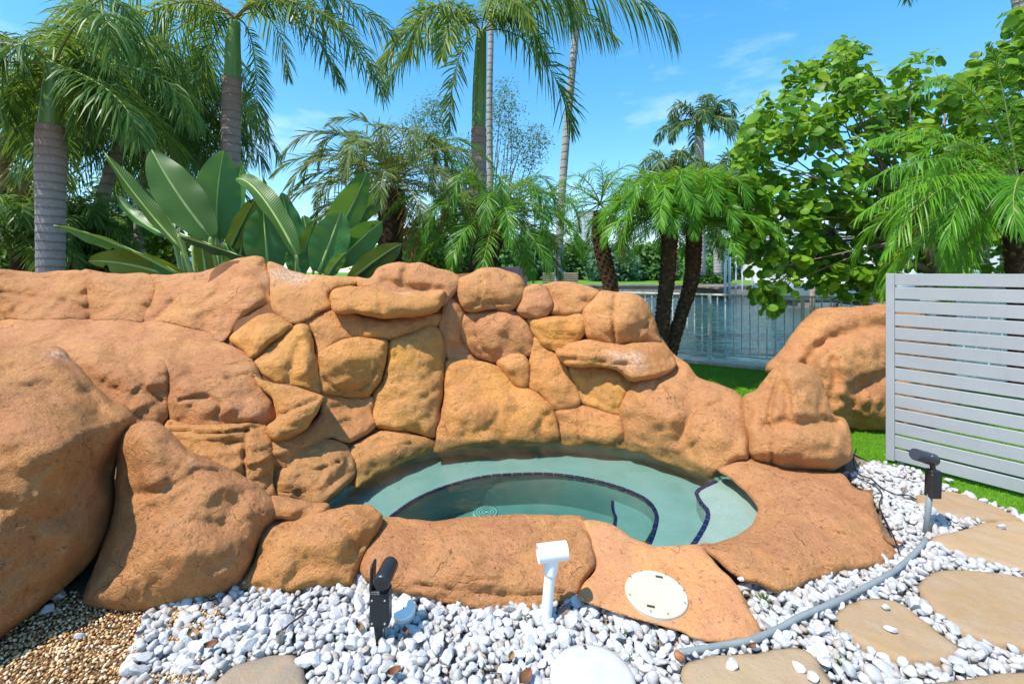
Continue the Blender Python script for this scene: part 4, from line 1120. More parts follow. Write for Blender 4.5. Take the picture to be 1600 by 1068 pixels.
# feather palms (pygmy date kind)
def phoenix(label, trk, rad, top, nf, L, mats, seed, expl=(), elev=(75, -35), lk=None, stubs=True, name='date_palm', arch=.5, skip=None, more=()):
    pts = PF(trk)
    root = thing(name, (pts[0].x, pts[0].y, 0), label, 'palm tree')
    trunk(root, pts, rad, M['bark_phx'], None, 'trunk', 18, .012)
    C = catmull(pts, 14)
    m = MB(); r = random.Random(seed)
    rr = np.interp(np.linspace(0, 1, len(C)), np.linspace(0, 1, len(rad)), rad)
    L_ = np.concatenate([[0], np.cumsum(np.sqrt((np.diff(C, axis=0) ** 2).sum(1)))])
    ns = int(L_[-1] / .0085)
    for i in range(ns):
        q = i / ns * L_[-1]
        c = Vector([np.interp(q, L_, C[:, j]) for j in range(3)]); ra = float(np.interp(q, L_, rr))
        a = i * 2.39996
        d = Vector((math.cos(a), math.sin(a), 0))
        R = Matrix.Rotation(a, 3, 'Z') @ Matrix.Rotation(-.9 + r.uniform(-.25, .25), 3, 'Y')
        m.box(c + d * ra * .98, (.045, .035, .012), R, 0 if r.random() < .65 else 1, .003)
    tag(m.build('leaf_base', [M['bark_phx'], M['stub']], root, False), kind='stuff')
    kw = dict(n=74, L=.26, wid=.0055, a0=62, a1=22, droop=.3, jit=.35, rr=.008, vee=.25); kw.update(lk or {})
    crown(root, P(*top), nf, L, mats, seed=seed, elev=elev, arch=arch, skip=skip, **kw)
    for ex in expl:
        k2 = dict(kw); k2.update(ex[2] if len(ex) > 2 else {})
        frond(root, PF(ex[0]), ex[1] if len(ex) > 1 and ex[1] else mats, seed=nxt(), **k2)
    for cs_, n_, L2, s2 in more:
        crown(root, P(*cs_), n_, L2, mats, seed=s2, elev=elev, arch=arch, **kw)
    return root
PX = [M['phx_leaf'], M['rachis']]; PB = [M['phx_bright'], M['rachis']]; PD = [M['phx_dull'], M['rachis_tan']]; DRY = [M['dry_leaf'], M['rachis_tan']]
phoenix('feather palm with thick dark trunk and wide crown just right of the paddle leaves',
    [(610,560,6.6),(610,440,6.6),(610,380,6.6),(612,330,6.6),(615,295,6.6)], [.17,.17,.175,.19,.16], (615,280,6.6), 34, 1.6, PD, 41, elev=(78, -25), arch=.42, lk=dict(L=.30, wid=.008, n=60),
    expl=[([(615,280,6.6),(560,200,6.4),(480,180,6.2),(440,245,6.1)], PD, dict(L=.30)), ([(615,285,6.6),(540,230,6.3),(470,230,6.1),(425,275,6)], PD), ([(615,285,6.6),(560,250,6.4),(500,255,6.2),(455,300,6.1)], PD),
          ([(615,280,6.6),(600,180,6.5),(560,170,6.4),(510,195,6.3)], PD), ([(615,280,6.6),(680,190,6.6),(740,210,6.5),(770,260,6.4)], PX), ([(615,285,6.6),(680,230,6.5),(720,240,6.4),(750,300,6.3)], PX),
          ([(615,290,6.5),(640,320,6.3),(645,360,6.2),(640,400,6.1)], DRY), ([(615,290,6.7),(560,300,6.5),(510,310,6.4),(480,350,6.3)], PD)])
phoenix('feather palm with leaning dark trunk and drooping fronds in the middle behind the wall',
    [(745,560,6.2),(748,450,6.2),(755,410,6.2),(765,375,6.2),(775,345,6.2)], [.17,.175,.18,.19,.15], (777,335,6.2), 38, 1.3, PX, 42, elev=(72, -30), arch=.5,
    expl=[([(777,335,6.2),(830,300,6),(880,320,5.9),(905,385,5.8)], PX, dict(L=.3)), ([(777,340,6.2),(800,350,5.9),(825,390,5.7),(830,435,5.65)], PB, dict(L=.26)), ([(777,335,6.2),(720,310,6),(680,330,5.9),(650,400,5.9)], PX),
          ([(777,335,6.2),(700,280,6.1),(640,290,6.0),(600,340,6)], PX), ([(777,340,6.1),(770,380,5.95),(760,400,5.9),(750,425,5.9)], DRY, dict(L=.16, n=30)), ([(777,335,6.2),(760,280,6.1),(700,290,6),(690,360,5.9)], DRY, dict(L=.2, n=34))])
phoenix('slender feather palm with a single bare brown trunk and sparse arching fronds',
    [(962,560,6.8),(955,455,6.8),(945,410,6.8),(937,370,6.8),(938,330,6.8)], [.11,.115,.115,.115,.10], (938,318,6.8), 17, 1.15, PX, 43, elev=(75, -30), arch=.6, lk=dict(n=38, L=.24),
    expl=[([(938,318,6.8),(960,240,6.7),(1000,245,6.6),(1030,300,6.5)], PX), ([(938,318,6.8),(910,250,6.7),(880,270,6.6),(860,310,6.6)], PX), ([(938,320,6.8),(965,350,6.5),(972,380,6.4),(968,410,6.4)], DRY, dict(L=.2, n=34)),
          ([(938,320,6.8),(950,250,6.7),(935,245,6.6),(905,290,6.5)], PX)])
phoenix('bright green feather palm, the left one of two crossing dark trunks by the railing',
    [(1030,600,6.1),(1032,540,6.1),(1037,480,6.1),(1044,420,6.1),(1046,370,6.1),(1046,345,6.1)], [.10,.10,.095,.10,.105,.10], (1046,332,6.1), 40, 1.15, PB, 44, elev=(82, -12), arch=.42, lk=dict(n=84, L=.27, wid=.005, droop=.18, vee=.1, jit=.25),
    expl=[([(1046,325,6.1),(1000,260,5.9),(955,310,5.8),(942,385,5.8)], PB), ([(1046,325,6.1),(1010,270,5.8),(975,310,5.6),(965,395,5.6)], PB), ([(1046,325,6.1),(1060,270,5.7),(1080,310,5.5),(1085,370,5.5)], PB)])
phoenix('bright green feather palm, the right one of two crossing dark trunks by the railing',
    [(1035,610,6.2),(1048,548,6.2),(1065,490,6.25),(1080,440,6.3),(1084,390,6.3),(1084,350,6.3)], [.10,.09,.085,.10,.105,.10], (1086,335,6.3), 38, 1.25, PB, 45, elev=(82, -12), arch=.42, lk=dict(n=84, L=.27, wid=.005, droop=.18, vee=.1, jit=.25),
    expl=[([(1086,330,6.3),(1130,270,6.1),(1170,310,6),(1190,385,6)], PB), ([(1086,330,6.3),(1120,290,6),(1140,330,5.9),(1150,385,5.9)], PB), ([(1086,330,6.3),(1140,300,6),(1175,350,5.9),(1168,405,5.9)], [M['phx_dull'], M['rachis_tan']])])
phoenix('large bright green feather palm with shaggy dark trunk at the right edge above the screen',
    [(1600,620,4.6),(1598,480,4.6),(1595,420,4.6),(1592,360,4.6),(1592,320,4.6)], [.11,.11,.115,.12,.10], (1592,285,4.6), 40, 1.35, PB, 46, elev=(80, -45), arch=.65, lk=dict(n=88, L=.27, wid=.0052, droop=.6), skip=lambda h, el: h.y < -.6 or h.x > .5,
    expl=[([(1592,285,4.6),(1500,190,4.4),(1400,190,4.2),(1340,235,4.1)], PB), ([(1592,285,4.6),(1500,230,4.3),(1420,240,4.1),(1345,290,4.0)], PB), ([(1592,285,4.6),(1510,260,4.2),(1430,270,4.0),(1340,340,3.9)], PB),
          ([(1592,285,4.6),(1500,250,4.2),(1440,300,4.0),(1385,395,3.9)], [M['phx_bright'], M['rachis_tan']]), ([(1592,290,4.6),(1530,260,4.2),(1490,300,4.0),(1480,380,3.9)], PB), ([(1592,285,4.6),(1540,130,4.5),(1480,90,4.4),(1430,150,4.3)], PX),
          ([(1592,285,4.6),(1600,260,4.0),(1570,300,3.8),(1590,360,3.7)], PB), ([(1592,285,4.6),(1570,150,4.6),(1560,100,4.6),(1545,70,4.6)], PX), ([(1592,285,4.6),(1620,250,4.2),(1650,320,4.1),(1620,380,4.0)], PB),
          ([(1592,285,4.6),(1520,300,4.4),(1480,330,4.3),(1440,380,4.3)], PX)])

# far royal palms beyond the canal
royal('distant royal palm standing highest above the trees across the canal', None,
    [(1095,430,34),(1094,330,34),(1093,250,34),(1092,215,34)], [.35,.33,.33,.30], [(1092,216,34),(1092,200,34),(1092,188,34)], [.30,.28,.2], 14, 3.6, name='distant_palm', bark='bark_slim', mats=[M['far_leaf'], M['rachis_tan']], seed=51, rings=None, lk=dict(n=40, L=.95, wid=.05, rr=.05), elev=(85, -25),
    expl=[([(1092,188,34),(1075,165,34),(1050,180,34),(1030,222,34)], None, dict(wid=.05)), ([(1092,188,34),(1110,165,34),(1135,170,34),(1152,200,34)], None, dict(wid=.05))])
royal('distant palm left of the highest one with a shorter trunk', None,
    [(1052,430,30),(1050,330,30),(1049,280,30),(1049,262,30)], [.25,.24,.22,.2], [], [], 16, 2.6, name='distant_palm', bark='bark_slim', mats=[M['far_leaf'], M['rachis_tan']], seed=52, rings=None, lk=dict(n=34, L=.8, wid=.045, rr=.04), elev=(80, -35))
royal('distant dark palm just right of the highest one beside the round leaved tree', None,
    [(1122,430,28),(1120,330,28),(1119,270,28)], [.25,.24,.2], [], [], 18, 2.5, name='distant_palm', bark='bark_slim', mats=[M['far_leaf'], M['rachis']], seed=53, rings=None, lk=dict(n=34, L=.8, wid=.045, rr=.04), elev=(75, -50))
# yellowish palm at the far left
royal('small yellowish palm with dry hanging leaves at the far left edge', None,
    [(-30,520,8),(-22,380,8),(-5,280,8),(14,215,8),(25,175,8),(30,150,8)], [.13,.12,.11,.11,.10,.09], [], [], 12, .9, name='leaning_palm', mats=YEL_M, seed=54, bark='bark_slim', lk=dict(n=30, L=.35, wid=.02), elev=(70, -40),
    expl=[([(5,240,8),(30,215,7.9),(48,225,7.8),(55,245,7.8)], YEL_M, dict(n=24)), ([(5,240,8),(20,250,7.9),(28,270,7.8),(30,300,7.8)], DRY, dict(n=24)), ([(5,240,8),(-5,210,7.9),(-20,230,7.8),(-30,260,7.8)], YEL_M, dict(n=24))])

# ------------------------------------------------------------------ leafy trees
def leaf_cloud(name, parent, C, Nrm, size, mat, sides=6, seed=1, aspect=1.0, fold=.12):
    r = np.random.default_rng(seed)
    k = len(C)
    N = Nrm + r.normal(0, .6, (k, 3)); N /= np.linalg.norm(N, axis=1)[:, None]
    A = np.cross(N, r.normal(0, 1, (k, 3))); A /= np.linalg.norm(A, axis=1)[:, None]
    B = np.cross(N, A)
    sz = size * r.uniform(.6, 1.25, k)
    vs = [C + N * (sz * fold * -1)[:, None]]
    for j in range(sides):
        a = 2 * math.pi * j / sides
        vs.append(C + A * (np.cos(a) * sz)[:, None] + B * (np.sin(a) * sz * aspect)[:, None] + N * (sz * fold * (1 if j % 2 else .2))[:, None])
    V = np.stack(vs, 1).reshape(-1, 3)
    b0 = np.arange(k)[:, None] * (sides + 1)
    tri = np.concatenate([b0 + np.array([[0, 1 + j, 1 + (j + 1) % sides]]) for j in range(sides)])
    return tri_mesh(name, V, tri, mat, parent, False)

def clumps(poly, holes, y0, y1, n_cl, per, cr, seed, thresh=-.1, fs=.035):
    """leaf positions in clumps that fill a silhouette between two depths"""
    r = np.random.default_rng(seed)
    poly = np.array(poly, dtype=float); lo, hi = poly.min(0), poly.max(0)
    out = []
    tries = 0
    while len(out) < n_cl and tries < n_cl * 30:
        tries += 1
        q = r.uniform(lo, hi)
        if not inside(q[None], poly)[0]: continue
        if any(((q[0] - hx) / rx) ** 2 + ((q[1] - hy) / ry) ** 2 < 1 for hx, hy, rx, ry in holes): continue
        Y = r.uniform(y0, y1)
        if noise.noise(Vector((q[0] * fs, q[1] * fs, Y * .8 + seed))) < thresh: continue
        out.append(np.array(P(q[0], q[1], Y)))
    C = np.array(out)
    o = np.repeat(C, per, 0); dirs = r.normal(0, 1, o.shape); dirs /= np.linalg.norm(dirs, axis=1)[:, None]
    rad = cr * r.random(len(o)) ** .45
    return o + dirs * rad[:, None], dirs * .8 + np.array([-.2, -.55, .95]), C

def branches(parent, root_pt, targets, r0, mat, seed=1, name='branch', bendy=.25):
    rr = random.Random(seed)
    m = MB()
    for t in targets:
        a = Vector(root_pt); t = Vector(t); L = (t - a).length
        mid = a.lerp(t, .45) + Vector((rr.uniform(-1, 1), rr.uniform(-1, 1), rr.uniform(0, 1))) * L * bendy
        C = bez([a, mid, t], 9)
        m.tube([Vector(c) for c in C], [r0 * (1 - .85 * i / 8) for i in range(9)], 6, 0, False)
    return m.build(name, mat, parent, True)

M['grape_leaf'] = leaf_material('sea_grape_leaf', [(.05, .17, .015), (.18, .38, .02), (.42, .60, .035)], .42, .5, .32)
M['grape_bark'] = simple('sea_grape_bark', (.22, .165, .12), .8, .2, .35, 9, .5)
M['hedge_leaf'] = leaf_material('hedge_leaf', [(0.021, 0.084, 0.017), (0.056, 0.182, 0.025), (0.14, 0.308, 0.042)], .45, .35, .4)
M['bright_leaf'] = leaf_material('bright_shrub_leaf', [(.05, .15, .01), (.14, .28, .015), (.30, .40, .03)], .45, .45, .4)
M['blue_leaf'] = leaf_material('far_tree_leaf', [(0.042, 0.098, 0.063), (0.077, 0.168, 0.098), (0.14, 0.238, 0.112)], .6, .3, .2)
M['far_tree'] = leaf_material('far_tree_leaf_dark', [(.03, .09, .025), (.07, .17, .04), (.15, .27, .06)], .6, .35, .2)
M['twig'] = simple('twig_bark', (.16, .11, .08), .9, .1, .3)

# sea grape tree
sg = thing('sea_grape_tree', (P(1470, 560, 6.0).x, 6.0, 0), 'large tree with round bright green leaves at the right behind the railing', 'tree')
trunk(sg, [P(1475, 640, 6.0), P(1478, 480, 6.0), P(1468, 425, 6.0), P(1448, 385, 6.0), P(1420, 340, 6.1), P(1380, 290, 6.3)], [.11, .10, .10, .085, .06, .04], M['grape_bark'], None, 'trunk', 12, .01)
trunk(sg, [P(1478, 440, 6.0), P(1500, 410, 5.9), P(1530, 385, 5.8), P(1570, 340, 5.9), P(1600, 260, 6.1)], [.08, .075, .07, .05, .03], M['grape_bark'], None, 'limb', 10, .01)
trunk(sg, [P(1470, 425, 6.0), P(1400, 400, 6.2), P(1330, 345, 6.4), P(1270, 340, 6.5), P(1210, 330, 6.6)], [.06, .05, .045, .03, .015], M['grape_bark'], None, 'limb', 10, .01)
sgpoly = [(1148,232),(1168,222),(1172,190),(1200,158),(1215,130),(1242,108),(1290,95),(1315,68),(1335,72),(1345,98),(1378,70),(1395,92),(1430,80),(1452,62),(1470,58),(1462,85),(1440,118),(1470,128),(1492,112),(1500,92),(1530,100),(1560,70),(1575,40),(1592,22),(1660,10),(1680,430),(1560,440),(1385,445),(1330,430),(1260,455),(1200,440),(1160,400),(1140,350),(1150,300)]
sgh = [(1245,262,44,22),(1215,300,18,14),(1300,342,20,8),(1425,395,14,12),(1560,398,18,8),(1235,430,22,12),(1270,412,45,9),(1500,108,22,18),(1460,150,14,10)]
Lp, Ln, Cc = clumps(sgpoly, sgh, 5.6, 7.6, 520, 19, .20, 61, -.2, .03)
low = [(1165,400),(1215,385),(1290,400),(1360,420),(1380,470),(1335,475),(1300,450),(1262,452),(1240,470),(1205,490),(1185,470),(1160,440)]
Lp2, Ln2, Cc2 = clumps(low, [(1262,440,22,12),(1225,455,10,10)], 5.6, 6.3, 42, 11, .11, 62, -.15)
low3 = [(1190,455),(1232,455),(1225,480),(1200,486)]
Lp3, Ln3, Cc3 = clumps(low3, [], 5.7, 6.0, 7, 10, .10, 63, -.9)
A_ = np.vstack([Lp, Lp2, Lp3]); N_ = np.vstack([Ln, Ln2, Ln3])
order = np.argsort(A_[:, 1]); A_ = A_[order]; N_ = N_[order]
# the nearest leaves one by one, the rest as one mass
rr_ = np.random.default_rng(5)
vis = A_[:, 1] < 6.2
pick = np.where(vis)[0]; pick = rr_.permutation(pick)[:290]
base_leaves = []
for k in range(5):
    o = leaf_cloud('round_leaf', None, np.zeros((1, 3)), np.array([[0, 0, 4.0]]), .085, M['grape_leaf'], 10, 70 + k, .95, .10)
    base_leaves.append(o.data); bpy.data.objects.remove(o)
for i in pick:
    o = link('leaf', base_leaves[i % 5], sg)
    d = Vector(N_[i]) + Vector(rr_.normal(0, .5, 3))
    o.rotation_euler = (d.to_track_quat('Z', 'Y').to_matrix() @ Matrix.Rotation(rr_.uniform(0, 6.28), 3, 'Z')).to_euler()
    o.location = Vector(A_[i]); s_ = rr_.uniform(.75, 1.3); o.scale = (s_, s_, s_)
rest = np.ones(len(A_), dtype=bool); rest[pick] = False
o = leaf_cloud('foliage', sg, A_[rest], N_[rest], .064, M['grape_leaf'], 8, 77, .95, .10); tag(o, kind='stuff')
branches(sg, P(1440, 370, 6.1), list(Cc[::4]), .022, M['grape_bark'], 9, 'branches', .18)
o = branches(sg, P(1300, 360, 6.4), list(Cc2) + list(Cc3), .012, M['grape_bark'], 10, 'branches', .1)

def bush(name, label, cat, poly, holes, y0, y1, ncl, per, cr, size, mat, seed, base_px, r0=.05, thresh=-.2, fs=.03, sides=5, aspect=.6, group=None, trunk_r=None):
    Lp, Ln, Cc = clumps(poly, holes, y0, y1, ncl, per, cr, seed, thresh, fs)
    bp = P(*base_px)
    root = thing(name, (bp.x, bp.y, 0), label, cat, group)
    if trunk_r: trunk(root, [Vector((bp.x, bp.y, -.1)), Vector((bp.x + .1, bp.y, bp.z * .5)), bp], [trunk_r, trunk_r * .8, trunk_r * .5], M['twig'], None, 'trunk', 8)
    o = leaf_cloud('foliage', root, Lp, Ln, size, mat, sides, seed + 1, aspect, .15); tag(o, kind='stuff')
    branches(root, bp, list(Cc[::3]), r0, M['twig'], seed, 'branches', .12)
    return root

# feathery tree behind the central palm
bush('feathery_tree', 'airy blue grey feathery tree seen behind the tall central palm', 'tree',
    [(640,150),(665,135),(690,160),(700,210),(735,220),(770,130),(800,128),(835,180),(830,205),(860,205),(850,235),(835,260),(850,290),(800,330),(760,420),(720,420),(690,300),(660,230),(640,200)], [(725,170,30,45),(815,270,14,10)],
    17, 20, 230, 46, .55, .06, M['blue_leaf'], 81, (765,425,18.5), .035, -.05, .03, 4, .45, trunk_r=.3)
# bluish tree at the left
bush('tree', 'blue green tree seen between the leaning palm trunks at the left', 'tree',
    [(138,290),(165,272),(200,285),(240,290),(262,310),(280,350),(280,430),(150,430),(150,330)], [(225,300,12,8)], 17, 20, 130, 40, .55, .11, M['blue_leaf'], 83, (210,430,18), .08, -.3, .05, trunk_r=.25)
bush('shrub', 'sunlit yellow green shrub between the leaning trunks and the paddle leaves', 'shrub',
    [(165,345),(190,338),(225,345),(232,375),(215,395),(160,385)], [], 10.5, 11.3, 60, 22, .22, .07, M['bright_leaf'], 84, (195,440,11), .03, -.4, .05)
bush('shrub', 'light green leafy shrub glimpsed between the paddle leaf stems', 'shrub',
    [(225,355),(262,350),(290,380),(292,420),(230,428)], [(275,405,14,12)], 8.5, 9.3, 70, 22, .16, .055, M['bright_leaf'], 85, (255,430,9), .03, -.3, .05)
bush('shrub', 'dark green shrub with round leaves between the left royal palm and the paddle leaves', 'shrub',
    [(100,330),(165,345),(180,390),(175,440),(95,440)], [], 8.4, 9.4, 120, 24, .25, .07, M['hedge_leaf'], 86, (130,450,9), .04, -.5)
bush('shrub', 'tall dark green shrub mass at the left edge behind the royal palm trunk', 'shrub',
    [(-60,290),(0,275),(60,280),(60,440),(-60,440)], [], 8.6, 10.2, 230, 26, .35, .08, M['hedge_leaf'], 87, (0,450,9.4), .05, -.6)
for i, (x, y, Y, lab) in enumerate([(28,350,7.6,'low fan of dark palm fronds at the left edge in front of the shrub mass'), (118,345,8.2,'low dark palm sprouting between the royal palm trunk and the leaning trunk')]):
    root = thing('low_palm', (P(x, y, Y).x, Y, 0), lab, 'palm tree')
    trunk(root, [P(x, 560, Y), P(x, 450, Y), P(x, y, Y)], [.09, .09, .08], M['bark_phx'], None, 'trunk', 10)
    crown(root, P(x, y, Y), 22, 1.1, DK, seed=90 + i, elev=(80, -60), n=36, L=.36, wid=.013, droop=.4, jit=.3, rr=.01)

# trees across the canal
ftr = [(700,800,372,'dark tree mass across the canal left of the timber stack'), (800,872,366,'dark leafy tree across the canal behind the timber stack'), (868,930,382,'mid green rounded tree across the canal near the tower'),
       (925,990,388,'low tree across the canal behind the slender palm'), (985,1062,385,'dark tree across the canal behind the paired palms'), (1060,1150,372,'dark tree across the canal behind the dock pilings'),
       (560,705,380,'dark tree across the canal behind the wide feather palm')]
for i, (x0, x1, yt, lab) in enumerate(ftr):
    Y = 60 + (i % 3) * 6
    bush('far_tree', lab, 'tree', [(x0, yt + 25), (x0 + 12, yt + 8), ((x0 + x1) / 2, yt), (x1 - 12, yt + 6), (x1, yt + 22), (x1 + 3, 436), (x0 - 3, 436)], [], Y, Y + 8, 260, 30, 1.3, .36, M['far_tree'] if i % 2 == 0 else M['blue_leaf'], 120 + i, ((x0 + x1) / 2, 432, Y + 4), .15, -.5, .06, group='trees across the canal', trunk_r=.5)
bush('clipped_hedge', 'clipped dark green hedge on the far bank left of the dock pilings', 'hedge', [(1072,404),(1138,404),(1138,443),(1072,443)], [], 46, 49, 170, 20, .6, .16, M['hedge_leaf'], 140, (1105,443,47), .05, -.9)

bush('shrub', 'broad green shrub filling the gap behind the wide feather palm', 'shrub', [(640,352),(700,345),(735,360),(740,440),(630,440)], [], 8.6, 9.6, 110, 26, .22, .06, M['hedge_leaf'], 160, (690,450,9.2), .03, -.5)
bush('shrub', 'yellow green shrub low behind the wall between the feather palms', 'shrub', [(645,395),(700,390),(722,405),(722,440),(640,440)], [], 7.4, 8.0, 50, 22, .15, .05, M['bright_leaf'], 161, (685,450,7.8), .02, -.5)
# ------------------------------------------------------------------ big paddle leaves
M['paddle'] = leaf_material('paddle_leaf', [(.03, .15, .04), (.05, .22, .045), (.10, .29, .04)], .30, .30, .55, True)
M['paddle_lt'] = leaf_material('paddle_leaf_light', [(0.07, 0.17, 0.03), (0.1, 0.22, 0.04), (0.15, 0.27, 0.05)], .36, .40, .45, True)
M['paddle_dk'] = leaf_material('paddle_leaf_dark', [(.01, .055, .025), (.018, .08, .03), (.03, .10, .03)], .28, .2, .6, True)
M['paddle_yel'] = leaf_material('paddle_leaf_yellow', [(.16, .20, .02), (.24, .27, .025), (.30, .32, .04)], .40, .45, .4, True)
M['stem'] = simple('leaf_stem', (.34, .46, .14), .4, .4, .2, 6)

clump = thing('paddle_leaf_plant', (-3.0, 5.6, 0), 'clump of huge upright green paddle leaves behind the left part of the rock wall', 'plant')
def paddle(tip, mid, base, hw, roll=20, mat='paddle', fold=18, foot=None, curl=.0, side=(1, 1), splits=0, seed=0):
    r = random.Random(seed + int(tip[0] * 7))
    a, b_, c_ = P(*base), P(*mid), P(*tip)
    ctrl_mid = b_ * 2 - (a + c_) * .5
    nL = 30; C = bez([a, ctrl_mid, c_], nL)
    V = []; uv = []
    nw = 5
    cols = list(range(-nw, nw + 1))
    notch = {r.randint(6, nL - 5): r.choice((-1, 1)) for _ in range(splits)}
    for i in range(nL):
        t = i / (nL - 1)
        p = Vector(C[i]); tg = (Vector(C[min(i + 1, nL - 1)]) - Vector(C[max(i - 1, 0)])).normalized()
        view = (p - Vector((0, 0, EYE))).normalized()
        sd = tg.cross(view).normalized()
        sd = Matrix.Rotation(math.radians(roll), 3, tg) @ sd
        nn = sd.cross(tg).normalized()
        wdt = hw * (math.sin(math.pi * min(1, .04 + t * .97)) ** .55) * (1.12 - .3 * t)
        for j in cols:
            q = j / nw; s = abs(q)
            ww = wdt * (side[0] if q < 0 else side[1])
            if i in notch and notch[i] * q > 0: ww *= (1 - .55 * s)
            f = math.radians(fold)
            wav = math.sin(t * 19 + (1 if q > 0 else 2.2) + seed) * .012 * s * s
            off = sd * (q * ww * math.cos(f)) + nn * (-s * ww * math.sin(f) - curl * s * s * ww + wav)
            V.append(p + off); uv.append((t, q))
    Fs = []; k = len(cols)
    for i in range(nL - 1):
        for j in range(k - 1):
            Fs.append((i * k + j, i * k + j + 1, (i + 1) * k + j + 1, (i + 1) * k + j))
    o = mesh('leaf', V, Fs, M[mat], clump, True)
    ul = o.data.uv_layers.new(name='uv')
    li = np.empty(len(o.data.loops), dtype=np.int32); o.data.loops.foreach_get('vertex_index', li)
    ul.data.foreach_set('uv', np.array(uv, dtype=np.float32)[li].ravel())
    m = MB()
    m.tube([Vector(c) for c in C[::3]] + [Vector(C[-1])], [.021 * (1 - .8 * i / 10) for i in range(11)], 6)
    ft = P(*foot) if foot else Vector((a.x * .6 - 3.1 * .4, 5.6, .0))
    m.tube([Vector(q) for q in bez([ft, (ft + a) * .5 + Vector((0, 0, .1)), a - (Vector(C[1]) - a) * .5, a], 10)], [.03 - .0012 * i for i in range(10)], 7)
    m.build('midrib', M['stem'], o, True)
    return o
Yp = 5.5
paddle((164,239,5.3), (222,318,5.35), (286,392,5.4), .13, 42, 'paddle_lt', 22, seed=1)
paddle((237,234,5.2), (276,300,5.2), (328,370,5.3), .245, 8, 'paddle_lt', 8, side=(1, .95), seed=2)
paddle((350,235,5.6), (340,300,5.6), (338,372,5.6), .26, 5, 'paddle', 10, seed=3)
paddle((378,252,5.8), (368,315,5.8), (353,375,5.7), .15, -30, 'paddle', 15, seed=4)
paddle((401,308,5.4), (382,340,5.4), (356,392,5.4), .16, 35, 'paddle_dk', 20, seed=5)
paddle((369,279,5.3), (408,306,5.1), (463,398,5.0), .15, 38, 'paddle_lt', 20, seed=6)
paddle((411,272,5.5), (414,310,5.5), (428,372,5.5), .05, 50, 'paddle_lt', 30, seed=7)
paddle((411,324,5.15), (415,370,5.15), (420,432,5.2), .23, 0, 'paddle', 8, seed=8)
paddle((84,352,4.9), (175,378,4.95), (285,432,5.1), .13, -58, 'paddle', 25, seed=9, splits=2)
paddle((139,408,5.0), (205,414,5.0), (288,438,5.2), .17, -12, 'paddle_yel', 6, seed=10, side=(1, .8), splits=2)
paddle((182,304,5.6), (215,342,5.6), (270,372,5.6), .10, 40, 'paddle', 20, seed=11)
paddle((230,295,5.9), (252,325,5.9), (280,372,5.8), .11, 30, 'paddle', 15, seed=12)
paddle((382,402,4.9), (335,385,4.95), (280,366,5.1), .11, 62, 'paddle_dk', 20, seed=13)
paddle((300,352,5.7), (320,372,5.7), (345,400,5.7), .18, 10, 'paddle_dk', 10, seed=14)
paddle((573,268,5.4), (545,330,5.35), (505,395,5.3), .24, 28, 'paddle', 14, seed=15, side=(.75, 1.1))
paddle((606,296,5.7), (575,322,5.7), (535,352,5.7), .14, 20, 'paddle', 12, seed=16)
paddle((533,330,5.1), (518,372,5.1), (498,425,5.1), .21, -6, 'paddle', 8, seed=17)
paddle((597,346,5.3), (562,375,5.3), (522,415,5.3), .19, 14, 'paddle', 12, seed=18)
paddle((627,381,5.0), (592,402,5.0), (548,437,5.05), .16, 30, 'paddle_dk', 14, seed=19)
paddle((474,336,5.9), (482,370,5.9), (492,410,5.9), .17, -20, 'paddle', 10, seed=20, splits=5)
paddle((493,342,5.6), (478,385,5.6), (466,430,5.5), .13, 15, 'paddle', 14, seed=21)
paddle((455,385,5.1), (462,405,5.1), (470,432,5.1), .12, 10, 'paddle', 10, seed=22)
paddle((440,300,5.7), (452,345,5.7), (470,400,5.7), .14, 25, 'paddle', 14, seed=23)
paddle((540,395,5.0), (525,410,5.0), (510,432,5.0), .09, 30, 'paddle', 14, seed=24)
paddle((312,372,5.3), (318,400,5.3), (322,432,5.3), .10, 10, 'paddle_yel', 14, seed=25)
paddle((395,330,5.8), (380,375,5.8), (372,425,5.8), .18, -10, 'paddle_dk', 10, seed=26, splits=3)
paddle((352,380,5.2), (358,405,5.2), (352,436,5.2), .10, 40, 'paddle', 10, seed=27)
paddle((300,318,5.9), (315,350,5.9), (330,390,5.9), .13, 0, 'paddle', 10, seed=28)
for k, (x, yt) in enumerate([(312,360),(322,372),(333,380),(300,378),(345,384),(430,380)]):
    m = MB(); m.tube([Vector(q) for q in bez([P(x + 12, 500, 5.4), P(x + 6, 430, 5.4), P(x, yt, 5.4)], 8)], [.03,.028,.026,.024,.022,.02,.018,.016], 8)
    m.build('stalk', M['stem'], clump, True)
# ================================================================== PEBBLES AND GRAVEL
b = NB('marble_pebble'); p = b.pos()
r_ = b.math('ADD', b.math('MULTIPLY', b.n('ShaderNodeNewGeometry').outputs['Random Per Island'], .5), b.math('MULTIPLY', b.n('ShaderNodeObjectInfo').outputs['Random'], .5))
c = b.ramp(r_, [(.0, (.26, .17, .11)), (.06, (.40, .34, .28)), (.18, (.46, .455, .45)), (.5, (.53, .53, .535)), (.85, (.60, .60, .605)), (1.0, (.30, .28, .26))])
c = b.mix(b.ramp(b.noise(p, 28, 5, .7, .8), [(.45, 0.0), (.68, .6)]), c, (.34, .36, .41))
c = b.mix(b.ramp(b.noise(p, 3, 4), [(.45, 0.0), (.8, .35)]), c, (.36, .33, .29))
b.bsdf(c, .62, b.bump(b.noise(p, 130, 5, .7), .5, .004), .35); M['pebble'] = b.m
b = NB('brown_pea_gravel')
r_ = b.n('ShaderNodeNewGeometry').outputs['Random Per Island']
c = b.ramp(r_, [(.0, (.12, .06, .03)), (.25, (.40, .21, .08)), (.5, (.60, .36, .15)), (.75, (.74, .50, .26)), (1.0, (.80, .70, .52))])
b.bsdf(c, .5, None, .4); M['gravel'] = b.m

